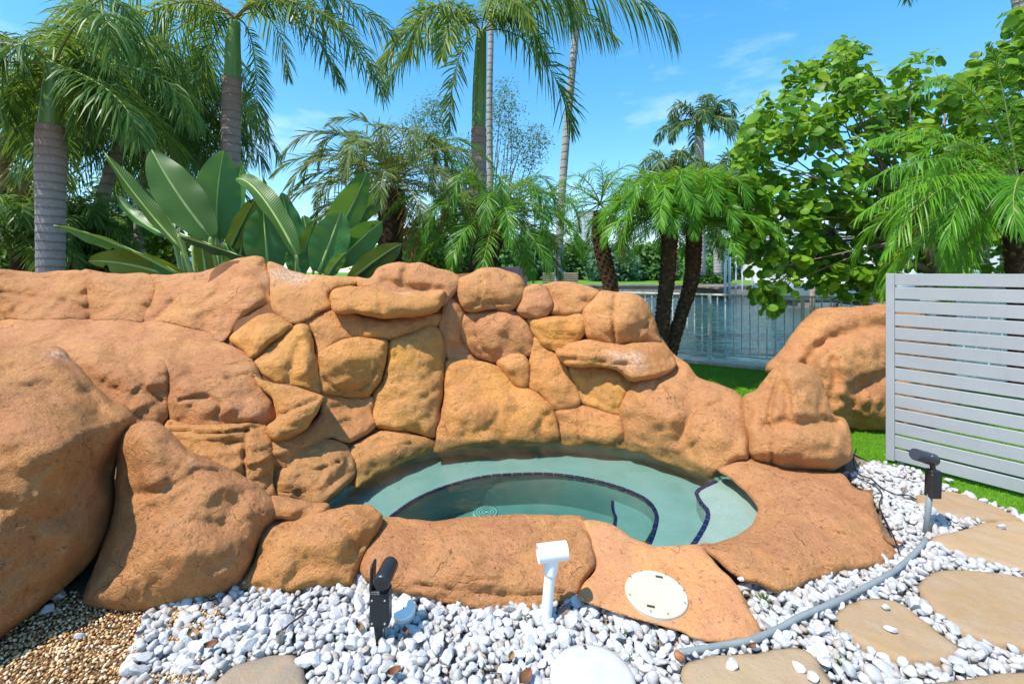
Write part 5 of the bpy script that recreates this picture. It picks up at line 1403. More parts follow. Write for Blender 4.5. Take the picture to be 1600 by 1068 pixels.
PEB = [(215,1000),(232,962),(300,940),(360,925),(400,905),(560,900),(600,930),(780,950),(900,925),(940,950),(1000,968),(1060,985),(1100,1003),(1150,1003),(1188,985),(1160,915),(1225,920),(1400,880),(1400,840),(1370,790),(1325,745),(1318,722),(1345,716),(1383,728),(1420,735),(1490,768),(1560,795),(1640,826),(1760,870),(1900,960),(1900,1500),(100,1500),(190,1068)]
PEBW = np.array([tuple(G(x, y))[:2] for x, y in PEB])
GRV = np.array([tuple(G(x, y))[:2] for x, y in [(-150,1100),(0,985),(60,955),(110,925),(140,935),(230,950),(330,930),(360,960),(300,1010),(335,1068),(300,1300),(-200,1300)]])
def icos(sub):
    me = bpy.data.meshes.new('t'); import bmesh
    bm = bmesh.new(); bmesh.ops.create_icosphere(bm, subdivisions=sub, radius=1)
    V = np.array([v.co[:] for v in bm.verts]); Fc = np.array([[v.index for v in f.verts] for f in bm.faces]); bm.free(); bpy.data.meshes.remove(me)
    return V, Fc
I2V, I2F = icos(2); I1V, I1F = icos(1)
def chunk(seed, V0=I2V, cuts=12):
    r = np.random.default_rng(seed)
    V = V0.copy()
    for _ in range(cuts):
        n = r.normal(0, 1, 3); n /= np.linalg.norm(n); d = r.uniform(.48, .82)
        q = V @ n; over = np.maximum(q - d, 0)
        V = V - over[:, None] * n * 1.0
    V = V * np.array([r.uniform(.95, 1.3), r.uniform(.75, 1.0), r.uniform(.5, .8)])
    return V + r.normal(0, .022, V.shape)
CH = [chunk(900 + i) for i in range(14)]
def poisson(poly, dmin, seed, excl=(), lim=20000, jit=1.0):
    r = np.random.default_rng(seed); poly = np.asarray(poly); lo, hi = poly.min(0), poly.max(0)
    cand = r.uniform(lo, hi, (lim, 2)); cand = cand[inside(cand, poly)]
    for e in excl: cand = cand[~inside(cand, e)]
    grid = {}; out = []
    g_ = dmin
    for q in cand:
        k = (int(q[0] // g_), int(q[1] // g_)); ok = True
        for i in (-1, 0, 1):
            for j in (-1, 0, 1):
                for o in grid.get((k[0] + i, k[1] + j), ()):
                    if (o[0] - q[0]) ** 2 + (o[1] - q[1]) ** 2 < dmin * dmin: ok = False; break
                if not ok: break
            if not ok: break
        if ok: grid.setdefault(k, []).append(q); out.append(q)
    return np.array(out)
view = np.array([tuple(G(x, y))[:2] for x, y in [(150, 1090), (1300, 690), (1420, 690), (1760, 860), (1700, 1090)]])
visp = np.array([(-1.7, 1.0), (-1.7, 2.6), (1.2, 2.6), (3.6, 4.0), (4.6, 2.6), (3.6, 1.0)])
SLAB2 = np.array([tuple(G(x, y, .08))[:2] for x, y in [(940,895),(1010,860),(1095,860),(1140,905),(1160,960),(1165,978),(1140,982),(1090,978),(1010,950),(945,922)]])
SLAB3 = np.array([tuple(G(x, y, .08))[:2] for x, y in [(1130,750),(1290,750),(1340,785),(1355,835),(1370,860),(1320,873),(1225,898),(1155,875),(1110,850),(1184,800)]])
EX = [SLAB2, SLAB3] + FLAGS
l1 = poisson(PEBW, .028, 31, EX, 110000); l2 = poisson(PEBW, .0305, 32, EX, 90000)
def crop(a): return a[inside(a, visp)]
l1, l2 = crop(l1), crop(l2)
r = np.random.default_rng(44)
pos = np.vstack([np.column_stack([l1, r.uniform(.004, .014, len(l1))]), np.column_stack([l2, r.uniform(.018, .034, len(l2))])])
sz = r.lognormal(math.log(.0235), .30, len(pos)); sz = np.clip(sz, .014, .042)
# far pebbles lie a little smaller, heap edges sink
def rotm(k, tilt=.45):
    a = r.uniform(0, 6.283, k); tx = r.normal(0, tilt, k); ty = r.normal(0, tilt, k)
    ca, sa = np.cos(a), np.sin(a)
    Rz = np.zeros((k, 3, 3)); Rz[:, 0, 0] = ca; Rz[:, 0, 1] = -sa; Rz[:, 1, 0] = sa; Rz[:, 1, 1] = ca; Rz[:, 2, 2] = 1
    Rx = np.zeros((k, 3, 3)); Rx[:, 0, 0] = 1; Rx[:, 1, 1] = np.cos(tx); Rx[:, 1, 2] = -np.sin(tx); Rx[:, 2, 1] = np.sin(tx); Rx[:, 2, 2] = np.cos(tx)
    Ry = np.zeros((k, 3, 3)); Ry[:, 1, 1] = 1; Ry[:, 0, 0] = np.cos(ty); Ry[:, 0, 2] = np.sin(ty); Ry[:, 2, 0] = -np.sin(ty); Ry[:, 2, 2] = np.cos(ty)
    return np.einsum('kij,kjl,klm->kim', Rx, Ry, Rz)
RM = rotm(len(pos))
vv, ff = cdt(PEBW, [list(range(len(PEBW)))], 1)
bed = mesh('pebble_bed', np.column_stack([vv, np.full(len(vv), -.004)]), ff, simple('pebble_bed_base', (.22, .18, .14), .9, .2, .4, 60, .8), smooth=False)
tag(bed, kind='structure')
top = np.arange(len(pos)) >= len(l1)
dist = np.sqrt(pos[:, 0] ** 2 + pos[:, 1] ** 2)
inview = (pos[:, 1] > 1.68) & (np.abs(pos[:, 0] / pos[:, 1]) < 1.1)
score = np.where(top & inview, sz / dist, 0)
pick = np.argsort(-score)[:290]
me_peb = []
for i, V in enumerate(CH):
    me = bpy.data.meshes.new('pebble'); me.from_pydata([tuple(v) for v in V], [], [tuple(int(q) for q in f) for f in I2F]); me.materials.append(M['pebble'])
    me.update(); me_peb.append(me)
for i in pick:
    o = bpy.data.objects.new('pebble', me_peb[int(i) % 14]); COL.objects.link(o); o.parent = bed
    o.location = Vector(pos[i]); o.rotation_euler = Matrix(RM[i].tolist()).to_euler(); o.scale = (sz[i],) * 3
rest = np.setdiff1d(np.arange(len(pos)), pick)
def bulk(name, idx, pos, sz, RM, variants, Fc, mat, parent, seed=0, smooth=True):
    rr = np.random.default_rng(seed); vi = rr.integers(0, len(variants), len(idx))
    VV = np.stack(variants)[vi] * sz[idx][:, None, None]
    VV = np.einsum('kij,knj->kni', RM[idx], VV) + pos[idx][:, None, :]
    nv = VV.shape[1]
    FF = (np.arange(len(idx)) * nv)[:, None, None] + Fc[None]
    return tri_mesh(name, VV.reshape(-1, 3), FF.reshape(-1, 3), mat, parent, smooth)
o = bulk('pebbles', rest, pos, sz, RM, CH, I2F, M['pebble'], bed, smooth=False); tag(o, kind='stuff')

# brown gravel
gb = cdt(GRV, [list(range(len(GRV)))], 1)
gbed = mesh('gravel_bed', np.column_stack([gb[0], np.full(len(gb[0]), -.006)]), gb[1], simple('gravel_bed_base', (.16, .10, .055), .9, .2, .5, 60, .8), smooth=False); tag(gbed, kind='structure')
g1 = poisson(GRV, .0105, 51, FLAGS, 120000); g1 = g1[(g1[:, 1] > 1.15) & (g1[:, 0] > -2.9)]
# thin out where the white pebbles take over
pm = np.array([noise.noise(Vector((x * 6, y * 6, 0))) for x, y in g1])
dd = inside(g1, PEBW); g1 = g1[~(dd & (pm > .22))]
k = len(g1); gp = np.column_stack([g1, r.uniform(.0, .012, k) + np.where(inside(g1, PEBW), .018, 0)]); gs = r.uniform(.0045, .0098, k)
RG = rotm(k, .6)
GV = [chunk(700 + i, I1V, 3) for i in range(8)]
o = bulk('pea_gravel', np.arange(k), gp, gs, RG, GV, I1F, M['gravel'], None, 5)
tag(o, 'brown and amber pea gravel spread at the foot of the left boulders', 'gravel', kind='stuff')

# loose pebbles on the stepping stones and odd ones in the gravel
def loose(px, py, z, s, label, tint=None, i=0):
    o = bpy.data.objects.new('loose_pebble', me_peb[i % 14]); COL.objects.link(o)
    c0 = G(px, py, z); o.location = (c0.x, c0.y, z + s * .42); o.scale = (s, s, s); o.rotation_euler = (.1, .15, i * 1.3)
    tag(o, label, 'pebble')
loose(1383, 950, .035, .021, 'single white pebble near the far edge of the stepping stone with weeds', i=1)
loose(1392, 985, .035, .022, 'single brownish white pebble in the middle of the stepping stone with weeds', i=2)
loose(1143, 1040, .035, .026, 'white pebble at the left on the stepping stone below the conduit', i=3)
loose(1248, 1046, .035, .024, 'white pebble at the right on the stepping stone below the conduit', i=4)
loose(1270, 1062, .035, .026, 'white pebble at the lower right edge of the stepping stone below the conduit', i=5)
loose(1565, 825, .035, .026, 'white pebble on the sunlit stepping stone', i=6)
loose(1483, 753, .01, .030, 'white pebble strayed onto the turf beside the screen', i=7)
loose(75, 955, .01, .030, 'grey white pebble under the edge of the huge left boulder', i=8)
loose(92, 935, .01, .034, 'second grey white pebble in the gap between the two left boulders', i=9)
loose(125, 995, .01, .018, 'small white pebble alone in the brown gravel', i=10)
loose(1157, 906, .10, .017, 'flat white pebble on the corner of the tan rim slab', i=11)
M['brown_stone'] = simple('brown_stone', (.24, .15, .12), .75, .3, .3, 20, .4)
o = mesh('brown_stone', CH[3] * .045, [tuple(int(q) for q in f) for f in I2F], M['brown_stone']); o.location = G(884, 955, .03)
tag(o, 'dull purple brown stone among white pebbles beside the pipe tee', 'stone')
o = mesh('brown_stone', CH[6] * .028, [tuple(int(q) for q in f) for f in I2F], simple('rust_stone', (.38, .17, .08), .75, .3, .3, 20, .4)); o.location = G(1062, 1025, .04)
tag(o, 'rusty orange stone beside the end of the grey conduit', 'stone')

# ================================================================== LIDS, PIPES, LIGHTS
def ell(c, r, z, n=48, ax=None): return [Vector((c.x + r * math.cos(2 * math.pi * i / n), c.y + r * math.sin(2 * math.pi * i / n), z)) for i in range(n)]
M['cream_plastic'] = simple('cream_plastic', (.52, .49, .38), .45, .4, .06, 9, .15)
M['dark_slot'] = simple('dark_slot', (.06, .05, .04), .8, .2)
M['black_plastic'] = simple('black_plastic', (.018, .020, .024), .42, .45, .2, 30, .2)
M['black_metal'] = simple('black_metal', (.022, .024, .028), .35, .5, .15, 20, .1)
M['grey_pvc'] = simple('grey_pvc', (.22, .25, .26), .5, .35, .12, 12, .1)
M['screw'] = simple('screw_head', (.75, .75, .75), .3, .5, .05, 9, 0, .6)
c0 = G(1025, 922, .102)
root = thing('access_lid', c0, 'round cream lid with two slots set in the flat tan rim slab', 'lid')
m = MB()
m.add(ell(c0, .133, .066) + ell(c0, .133, .098) + ell(c0, .129, .102) + ell(c0, .118, .1025) + ell(c0, .114, .102) + [Vector((c0.x, c0.y, .103))],
      [(i + 48 * q, (i + 1) % 48 + 48 * q, (i + 1) % 48 + 48 * (q + 1), i + 48 * (q + 1)) for q in range(4) for i in range(48)] + [(192 + i, 192 + (i + 1) % 48, 240) for i in range(48)])
m.build('lid', M['cream_plastic'], root, True, 30)
for (x, y) in [(1030, 901), (1017, 942)]:
    q = G(x, y, .102); m = MB(); m.box((q.x, q.y, .1035), (.032, .012, .003), Matrix.Rotation(-.25, 3, 'Z'), bev=.001); m.build('slot', M['dark_slot'], root)
root.rotation_euler = (.085, 0, 0)
root.location.z -= .007
for k in range(9):
    a = k * 2.4; q = Vector((c0.x + math.cos(a) * .122, c0.y + math.sin(a) * .122, .1035)); m = MB(); m.box(q, (.005, .004, .002)); m.build('speck', M['dark_slot'], root)

# domed white lid at the lower edge
c1 = G(926, 1062, .05)
root = thing('well_cover', (c1.x, c1.y, 0), 'large smooth white round lid cut off by the lower edge of the photo', 'lid')
m = MB(); rings = [(.152, -.01), (.152, .050), (.148, .059), (.13, .064), (.09, .067), (.045, .069)]
vs = []; n = 56
for rr, z in rings: vs += ell(c1, rr, z, n)
fs = [(q * n + i, q * n + (i + 1) % n, (q + 1) * n + (i + 1) % n, (q + 1) * n + i) for q in range(len(rings) - 1) for i in range(n)]
vs.append(Vector((c1.x, c1.y, .070))); fs += [((len(rings) - 1) * n + i, (len(rings) - 1) * n + (i + 1) % n, len(vs) - 1) for i in range(n)]
m.add(vs, fs); m.build('lid_top', simple('scuffed_white_plastic', (.50, .50, .49), .5, .35, .10, 14, .15), root, True)
for dx_, dy_ in [(-.005, .118), (-.008, .128)]:
    m = MB(); q = Vector((c1.x + dx_, c1.y + dy_, .062)); m.tube([q, q + Vector((0, .002, .005))], [.006, .005], 10); m.build('hole', M['dark_slot'], root)

# white pipe tee
pb_ = G(851, 975, .0); Yt = pb_.y
root = thing('pipe_tee', pb_, 'upright white plastic pipe ending in a tee fitting in front of the rim rock', 'pipe')
tp_ = P(863, 862, Yt - .0)
m = MB(); m.tube([pb_ - Vector((0, 0, .04)), pb_.lerp(tp_, .80)], .0235, 24); m.build('riser', M['white_pvc'], root, True, 40)
m = MB()
ax = (P(887, 853, Yt + .01) - P(838, 859, Yt - .01)); ax.normalize()
up_ = (tp_ - pb_).normalized()
m.tube([pb_.lerp(tp_, .72), pb_.lerp(tp_, .722), pb_.lerp(tp_, .88), tp_], [.0245, .030, .0305, .030], 24)
hc = tp_
La, Lb = -.063, .063
m.tube([hc + ax * La, hc + ax * Lb], .0385, 28, cap=False)
m.tube([hc + ax * (La), hc + ax * (Lb)], .033, 28, cap=False)
for e in (La, Lb):
    n = 28; a_ = []; 
    s1 = ax.cross(Vector((0, 1, 0))).normalized(); s2 = ax.cross(s1)
    a_ = [hc + ax * e + (s1 * math.cos(6.2832 * i / n) + s2 * math.sin(6.2832 * i / n)) * rr for rr in (.033, .0385) for i in range(n)]
    m.add(a_, [(i, (i + 1) % n, n + (i + 1) % n, n + i) for i in range(n)])
m.build('tee', M['white_pvc'], root, True, 40)
m = MB(); m.tube([hc + ax * .0, hc + ax * .004], .0328, 28); m.build('tee_inner', simple('pipe_shadow_grey', (.45, .45, .43), .6), root, True, 40)

# short wide white cap
cc = G(631, 955, .058)
root = thing('round_white_disc', (cc.x, cc.y, 0), 'short white round pipe cap lying beside the black spike light', 'cap')
axc = Vector((.05, -.42, 1)).normalized()
m = MB(); m.tube([cc - axc * .02, cc + axc * .022, cc + axc * .027], [.0475, .0475, .043], 36); m.build('cap', M['white_pvc'], root, True, 35)
m = MB(); q = cc + axc * .0275; m.tube([q, q + axc * .0012], .003, 8); m.build('centre_hole', M['dark_slot'], root)

# black spike light with box
Yl = 1.80
def PL(x, y, d=0): return P(x, y, Yl + d)
base = P(591, 1030, Yl)
root = thing('spike_light', (base.x, base.y, 0), 'black spotlight on a boxy black ground spike in the pebbles in front of the spa', 'garden light')
m = MB(); m.box((PL(592, 952).x, Yl + .027, PL(592, 952).z), (.077, .052, .138), None, 0, .004); m.build('junction_box', M['black_plastic'], root)
m = MB(); m.box((PL(592, 952).x, Yl - .002, PL(592, 952).z), (.070, .006, .130), None, 0, .002); m.build('box_cover', M['black_plastic'], root)
for x in (581, 601):
    for y in (938, 974):
        q = PL(x, y, -.006); m = MB(); m.tube([q + Vector((0, .003, 0)), q + Vector((0, -.001, 0))], [.0042, .0034], 10); m.build('screw', M['screw'], root, True, 40)
m = MB()
for k_, (z0, w0) in enumerate([(.10, .026), (.05, .020), (-.03, .006)]):
    pass
xs_ = PL(589, 980).x
m.add([Vector((xs_ + sx * w0, Yl + .025 + sy * w0 * .8, z0)) for z0, w0 in ((.10, .018), (.085, .016), (-.04, .004)) for sx, sy in ((-1, -1), (1, -1), (1, 1), (-1, 1))],
      [(k * 4 + i, k * 4 + (i + 1) % 4, k * 4 + 4 + (i + 1) % 4, k * 4 + 4 + i) for k in range(2) for i in range(4)] + [(0, 3, 2, 1), (8, 9, 10, 11)])
m.build('spike', M['black_plastic'], root)
ha = PL(595, 912, -.02); hb = PL(610, 881, .085)
hd = (hb - ha).normalized()
m = MB(); m.tube([ha, ha + hd * .004, ha + hd * .012, ha + hd * .10, ha + hd * .112, ha + hd * .118], [.029, .0325, .0335, .0335, .031, .024], 30); m.build('lamp_head', M['black_metal'], root, True, 35)
m = MB(); m.tube([ha - hd * .001, ha + hd * .003], [.024, .024], 26)
s1 = hd.cross(Vector((0, 0, 1))).normalized(); s2 = hd.cross(s1)
for k in range(4):
    d = (s1 * math.cos(k * math.pi / 2 + .6) + s2 * math.sin(k * math.pi / 2 + .6)); e = d.cross(hd)
    c2 = ha - hd * .002 + d * .009; m.tube([c2 - e * .009, c2 + e * .009], .0012, 4)
m.build('end_plate', simple('matt_black_disc', (.03, .03, .032), .5, .4), root, True, 35)
m = MB(); f0 = PL(578, 905, .03)
m.box((PL(579, 905).x, Yl + .03, PL(579, 906).z), (.012, .055, .105), Matrix.Rotation(.05, 3, 'Y'), 0, .004); m.build('bracket', M['black_plastic'], root)
m = MB(); m.tube([Vector((PL(595, 915).x, Yl + .03, PL(595, 928).z)), Vector((PL(597, 900).x, Yl + .035, PL(597, 905).z))], .012, 12); m.build('swivel', M['black_plastic'], root)
m = MB(); m.tube([Vector(q) for q in bez([PL(603, 965, .045), PL(602, 985, .045), PL(603, 1008, .03), PL(618, 1022, .02)], 10)], .0105, 10); m.build('cable_conduit', M['grey_pvc'], root, True)

# second spotlight on a pole at the right
Yr = GY(838, .0)
def PR(x, y, d=0): return P(x, y, Yr + d)
base = PR(1447, 838)
root = thing('path_light', (base.x, base.y, 0), 'dark grey cylinder spotlight on a thin grey pole in front of the slatted screen', 'garden light')
m = MB(); m.tube([PR(1446, 842), PR(1450, 800), PR(1453, 770)], .0145, 14); m.build('pole', M['grey_pvc'], root, True)
m = MB(); m.box(PR(1458, 757), (.062, .05, .140), Matrix.Rotation(.04, 3, 'Y'), 0, .005); m.build('junction_box', M['black_plastic'], root)
m = MB(); m.box(PR(1458, 736), (.056, .046, .022), Matrix.Rotation(.04, 3, 'Y'), 0, .004); m.tube([PR(1458, 733), PR(1456, 722)], .013, 12); m.build('swivel', M['black_plastic'], root)
a_, b__ = PR(1429, 709, -.01), PR(1472, 722, .05)
hd = (b__ - a_).normalized()
m = MB(); m.tube([a_, a_ + hd * .006, a_ + hd * .09, a_ + hd * .092, a_ + hd * .155, a_ + hd * .162], [.029, .033, .033, .0345, .0345, .031], 28); m.build('lamp_head', simple('slate_metal', (.035, .042, .055), .4, .45), root, True, 35)
q = PR(1456, 712, -.03); m = MB(); m.tube([q, q + Vector((0, -.003, .001))], .003, 8); m.build('screw', M['screw'], root)

# grey conduit from the pole along the pebbles
pts = [(1447,842,.03),(1440,852,.045),(1425,868,.045),(1395,893,.045),(1350,918,.045),(1300,942,.045),(1250,963,.045),(1215,982,.04),(1170,1000,.045),(1120,1009,.04),(1060,1020,.035)]
C = catmull([tuple(G(x, y, z)) for x, y, z in pts], 8)
m = MB(); m.tube([Vector(c) for c in C], .0125, 14)
o = m.build('conduit', M['grey_pvc'], None, True); tag(o, 'long grey plastic conduit snaking over the pebbles from the pole light to the rim slab', 'conduit')
# coupling sleeves
for i in (40, 62):
    d = Vector(C[i + 1] - C[i]).normalized(); m = MB(); m.tube([Vector(C[i]) - d * .03, Vector(C[i]) + d * .03], .0155, 14); q = m.build('coupling', M['grey_pvc'], o, True, 40)
# black cable
m = MB(); C = catmull([tuple(G(x, y, z)) for x, y, z in [(1338,700,.12),(1334,716,.09),(1336,730,.06),(1345,742,.05),(1362,748,.05),(1378,762,.05),(1400,772,.05),(1418,773,.05),(1432,780,.045)]], 8)
m.tube([Vector(c) for c in C], .0045, 8); o = m.build('cable', M['black_plastic'], None, True); tag(o, 'thin black cable looping over the pebbles behind the pole light', 'cable')
m = MB(); C = catmull([tuple(G(x, y, z)) for x, y, z in [(1340,745,.05),(1368,760,.05),(1378,772,.05),(1374,790,.05),(1385,815,.05),(1398,842,.05),(1405,862,.05)]], 8)
m.tube([Vector(c) for c in C], .004, 8); o = m.build('cable', M['black_plastic'], None, True); tag(o, 'thin black cable running along the edge of the right rim rock', 'cable')
m = MB(); C = catmull([tuple(G(x, y, z)) for x, y, z in [(440,985,.05),(452,975,.055),(470,962,.05),(478,955,.05),(470,950,.05),(462,955,.045)]], 8)
m.tube([Vector(c) for c in C], .0038, 8); o = m.build('cable', M['black_plastic'], None, True); tag(o, 'short curled black wire on the pebbles by the stub of conduit', 'cable')
# metal stub
q = G(437, 1012, .0)
root = thing('conduit_stub', q, 'short open grey metal conduit stub standing in the pebbles at the lower left', 'pipe')
m = MB(); m.tube([q - Vector((0, 0, .03)), q + Vector((0, 0, .062))], .0145, 16, cap=False); m.tube([q, q + Vector((0, 0, .062))], .0125, 16, cap=False)
m.tube([q + Vector((0, 0, .0)), q + Vector((0, 0, .05))], .0124, 16)
m.build('stub', simple('galvanised', (.36, .34, .29), .45, .4, .25, 30, .2, .3), root, True, 40)

# small weeds and dead leaves
M['weed'] = leaf_material('weed_leaf', [(.05, .10, .02), (.10, .16, .035), (.18, .22, .07)], .6, .4, .2)
def weed(px, py, n, h, label, seed, z=.0):
    c = G(px, py, z); r_ = np.random.default_rng(seed); root = thing('weed', c, label, 'weed')
    Vs = []; Fs = []
    for k in range(n):
        a = r_.uniform(0, 6.28); l = h * r_.uniform(.5, 1.1); lean = r_.uniform(.2, .9)
        d = Vector((math.cos(a), math.sin(a), 0)); b0 = c + d * r_.uniform(0, h * .35); sdv = Vector((-d.y, d.x, 0)) * .0026
        p1 = b0 + d * l * lean * .35 + Vector((0, 0, l * .55)); p2 = b0 + d * l * lean + Vector((0, 0, l * (1 - lean * .4)))
        i0 = len(Vs); Vs += [b0 - sdv, b0 + sdv, p1 - sdv * 1.4, p1 + sdv * 1.4, p2]; Fs += [(i0, i0 + 1, i0 + 3), (i0, i0 + 3, i0 + 2), (i0 + 2, i0 + 3, i0 + 4)]
    o = mesh('blades', np.array([tuple(v) for v in Vs]), Fs, M['weed'], root, False); tag(o, kind='stuff')
for i, (x, y, n, h, lab) in enumerate([(825,968,46,.06,'tuft of green weed left of the pipe tee foot'), (880,965,26,.055,'small green weed between the brown stone and the tan slab'), (972,990,24,.045,'small weed among the pebbles at the foot of the tan slab'),
    (982,1030,44,.06,'straggling weed in the pebbles right of the big white lid'), (1195,945,60,.075,'green weed sprouting between the two rim slabs on the right'), (1385,1005,44,.05,'green weed at the near edge of the middle stepping stone'),
    (1316,1040,40,.06,'weed between the two lower stepping stones'), (1500,1032,20,.04,'small weed right of the middle stepping stone'), (1440,955,24,.04,'weed between the middle and large stepping stones'), (345,962,14,.035,'tiny weed at the foot of the ridged boulder'), (1312,955,16,.04,'weed at the left edge of the middle stepping stone')]):
    weed(x, y, int(n * .7), h * .72, lab, 300 + i, .01)
M['dead_leaf'] = simple('dead_leaf', (.19, .085, .04), .7, .25, .4, 30)
M['dead_leaf2'] = simple('dead_leaf_pale', (.27, .17, .08), .7, .25, .4, 30)
def dead(px, py, z, L, a, label, mat='dead_leaf'):
    c = G(px, py, z); V = []; n = 9
    for i in range(n):
        t = i / (n - 1); wdt = L * .3 * math.sin(math.pi * (.03 + .95 * t)) ** .8
        for q in (-1, -.5, 0, .5, 1):
            V.append(Vector(((t - .5) * L, q * wdt, .012 * q * q + .02 * (t - .5) ** 2 * 4 * L / .07 * .5 + .004)))
    R = Matrix.Rotation(a, 3, 'Z') @ Matrix.Rotation(.2, 3, 'X')
    o = mesh('dead_leaf', np.array([tuple(R @ v) for v in V]), [(i * 5 + j, i * 5 + j + 1, (i + 1) * 5 + j + 1, (i + 1) * 5 + j) for i in range(n - 1) for j in range(4)], M[mat], None, True)
    o.location = c; tag(o, label, 'dead leaf')
for (x, y, z, L, a, lab, mt) in [(1354,772,.05,.085,.1,'rust coloured dead leaf on the right edge of the broad rim rock','dead_leaf'), (1396,850,.03,.09,-1.0,'brown dead leaf wedged between the broad rim rock and the conduit','dead_leaf'),
    (615,1052,.05,.05,.5,'small brown leaf on the pebbles below the spike light','dead_leaf'), (820,1062,.05,.07,.9,'brown dead leaf left of the big white lid','dead_leaf'), (632,990,.045,.04,2.1,'tiny brown leaf near the pipe cap','dead_leaf'),
    (300,995,.03,.07,2.4,'curled brown leaf where gravel meets the white pebbles','dead_leaf2'), (330,1010,.04,.05,.4,'small dark leaf beside the curled brown leaf','dead_leaf'), (215,990,.02,.03,1.0,'tiny dark red leaf in the brown gravel','dead_leaf'),
    (798,1030,.05,.04,1.3,'small yellow brown leaf on the lower pebbles','dead_leaf2'), (562,985,.045,.045,1.9,'dry tan leaf left of the spike light','dead_leaf2'), (1175,1012,.05,.035,.3,'small brown leaf on the conduit side stones','dead_leaf'), (1410,768,.05,.05,.8,'brown leaf on the far pebbles below the screen post','dead_leaf2')]:
    dead(x, y, z, L, a, lab, mt)

# ================================================================== SCREEN AND RAILING
b = NB('grey_powder_coat'); p = b.pos()
c = b.ramp(b.noise(p, 2.5, 5), [(.3, (.31, .33, .345)), (.7, (.36, .38, .39))])
c = b.mix(b.ramp(b.noise(b.mapv(p, (40, 40, 6)), 1, 4), [(.55, 0.0), (.8, .18)]), c, (.20, .21, .22))
b.bsdf(c, .5, b.bump(b.noise(p, 200, 2), .06, .002), .4); M['screen'] = b.m
s0 = G(1386, 722); s0.z = 0
sdr = Vector((-.4457, .577, 0)); sdr = Vector((.44, -.585, 0)).normalized()
snr = Vector((-sdr.y, sdr.x, 0))
if snr.y < 0: snr = -snr
RS = Matrix(((sdr.x, snr.x, 0), (sdr.y, snr.y, 0), (0, 0, 1)))
root = thing('slatted_screen', s0, 'light grey metal privacy screen of wide horizontal slats at the right', 'screen')
Ls = 2.35
for e in (0.0, Ls):
    m = MB(); m.box(s0 + sdr * (e + .025) + Vector((0, 0, .76)), (.055, .055, 1.46), RS, 0, .003); m.build('post', M['screen'], root)
top_z = 1.487
for k in range(14):
    z = top_z - .044 - k * .1045
    m = MB(); m.box(s0 + sdr * (.0525 + (Ls - .055) / 2) - snr * .012 + Vector((0, 0, z)), (Ls - .056, .022, .0885), RS, 0, .0025); m.build('slat', M['screen'], root)
m = MB(); m.box(s0 + sdr * (Ls * .5) + snr * .022 + Vector((0, 0, .76)), (.04, .03, 1.42), RS, 0, .002); m.build('back_post', M['screen'], root)
for e in (.08, Ls - .06):
    m = MB(); m.box(s0 + sdr * e + snr * .02 + Vector((0, 0, .03)), (.04, .04, .10), RS, 0, .002); m.build('foot', M['screen'], root)

M['rail'] = simple('pale_green_grey_paint', (.58, .66, .64), .45, .4, .08, 5, .05)
rc = thing('railing', (3.25, seawall_y(3.25), .06), 'pale grey green metal picket railing along the canal edge', 'railing')
def RP_(x, z): return Vector((x, seawall_y(x), z))
x0, x1 = .4, 8.2
ztop = 1.13
m = MB(); m.box((RP_(x0, 0) + RP_(x1, 0)) / 2 + Vector((0, 0, ztop)), ((RP_(x1, 0) - RP_(x0, 0)).length, .05, .03), Rw, 0, .006); m.build('top_rail', M['rail'], rc)
m = MB(); m.box((RP_(x0, 0) + RP_(x1, 0)) / 2 + Vector((0, 0, .16)), ((RP_(x1, 0) - RP_(x0, 0)).length, .028, .026), Rw, 0, .004); m.build('bottom_rail', M['rail'], rc)
step_x = .117 * dx.x
xp = 3.249
me_p = me_q = None
i0 = -30
for i in range(-27, 46):
    x = xp + i * step_x
    if x < x0 or x > x1: continue
    if i % 11 == 0:
        if me_q is None:
            m = MB(); m.box((0, 0, 0), (.052, .052, 1.06), Rw, 0, .004); o = m.build('post', M['rail'], rc); me_q = o.data
        else: o = link('post', me_q, rc)
        o.location = RP_(x, .06 + .53)
        m = MB(); m.box(RP_(x, .072), (.11, .11, .012), Rw, 0, .003); m.build('base_plate', M['rail'], rc)
    else:
        if me_p is None:
            m = MB(); m.box((0, 0, 0), (.019, .019, .955), Rw, 0, .002); o = m.build('picket', M['rail'], rc); me_p = o.data
        else: o = link('picket', me_p, rc)
        o.location = RP_(x, .645)

# ================================================================== ACROSS THE CANAL
M['white_hull'] = simple('white_gelcoat', (.80, .80, .80), .25, .5, .04, 2)
M['navy'] = simple('navy_stripe', (.01, .015, .07), .25, .5, .1, 2)
M['glass_dark'] = simple('tinted_glass', (.02, .03, .05), .08, .7)
M['haze_paled_glass'] = simple('haze_paled_window', (.28, .34, .42), .4, .3)  # distance haze put into the colour: pale blue for far windows
M['stucco'] = simple('white_stucco', (.78, .77, .80), .8, .2, .06, 2)
M['roof_w'] = simple('pale_roof', (.55, .55, .58), .7, .2, .08, 2)
M['timber'] = simple('grey_timber', (.26, .20, .15), .9, .1, .3, 6, .4)
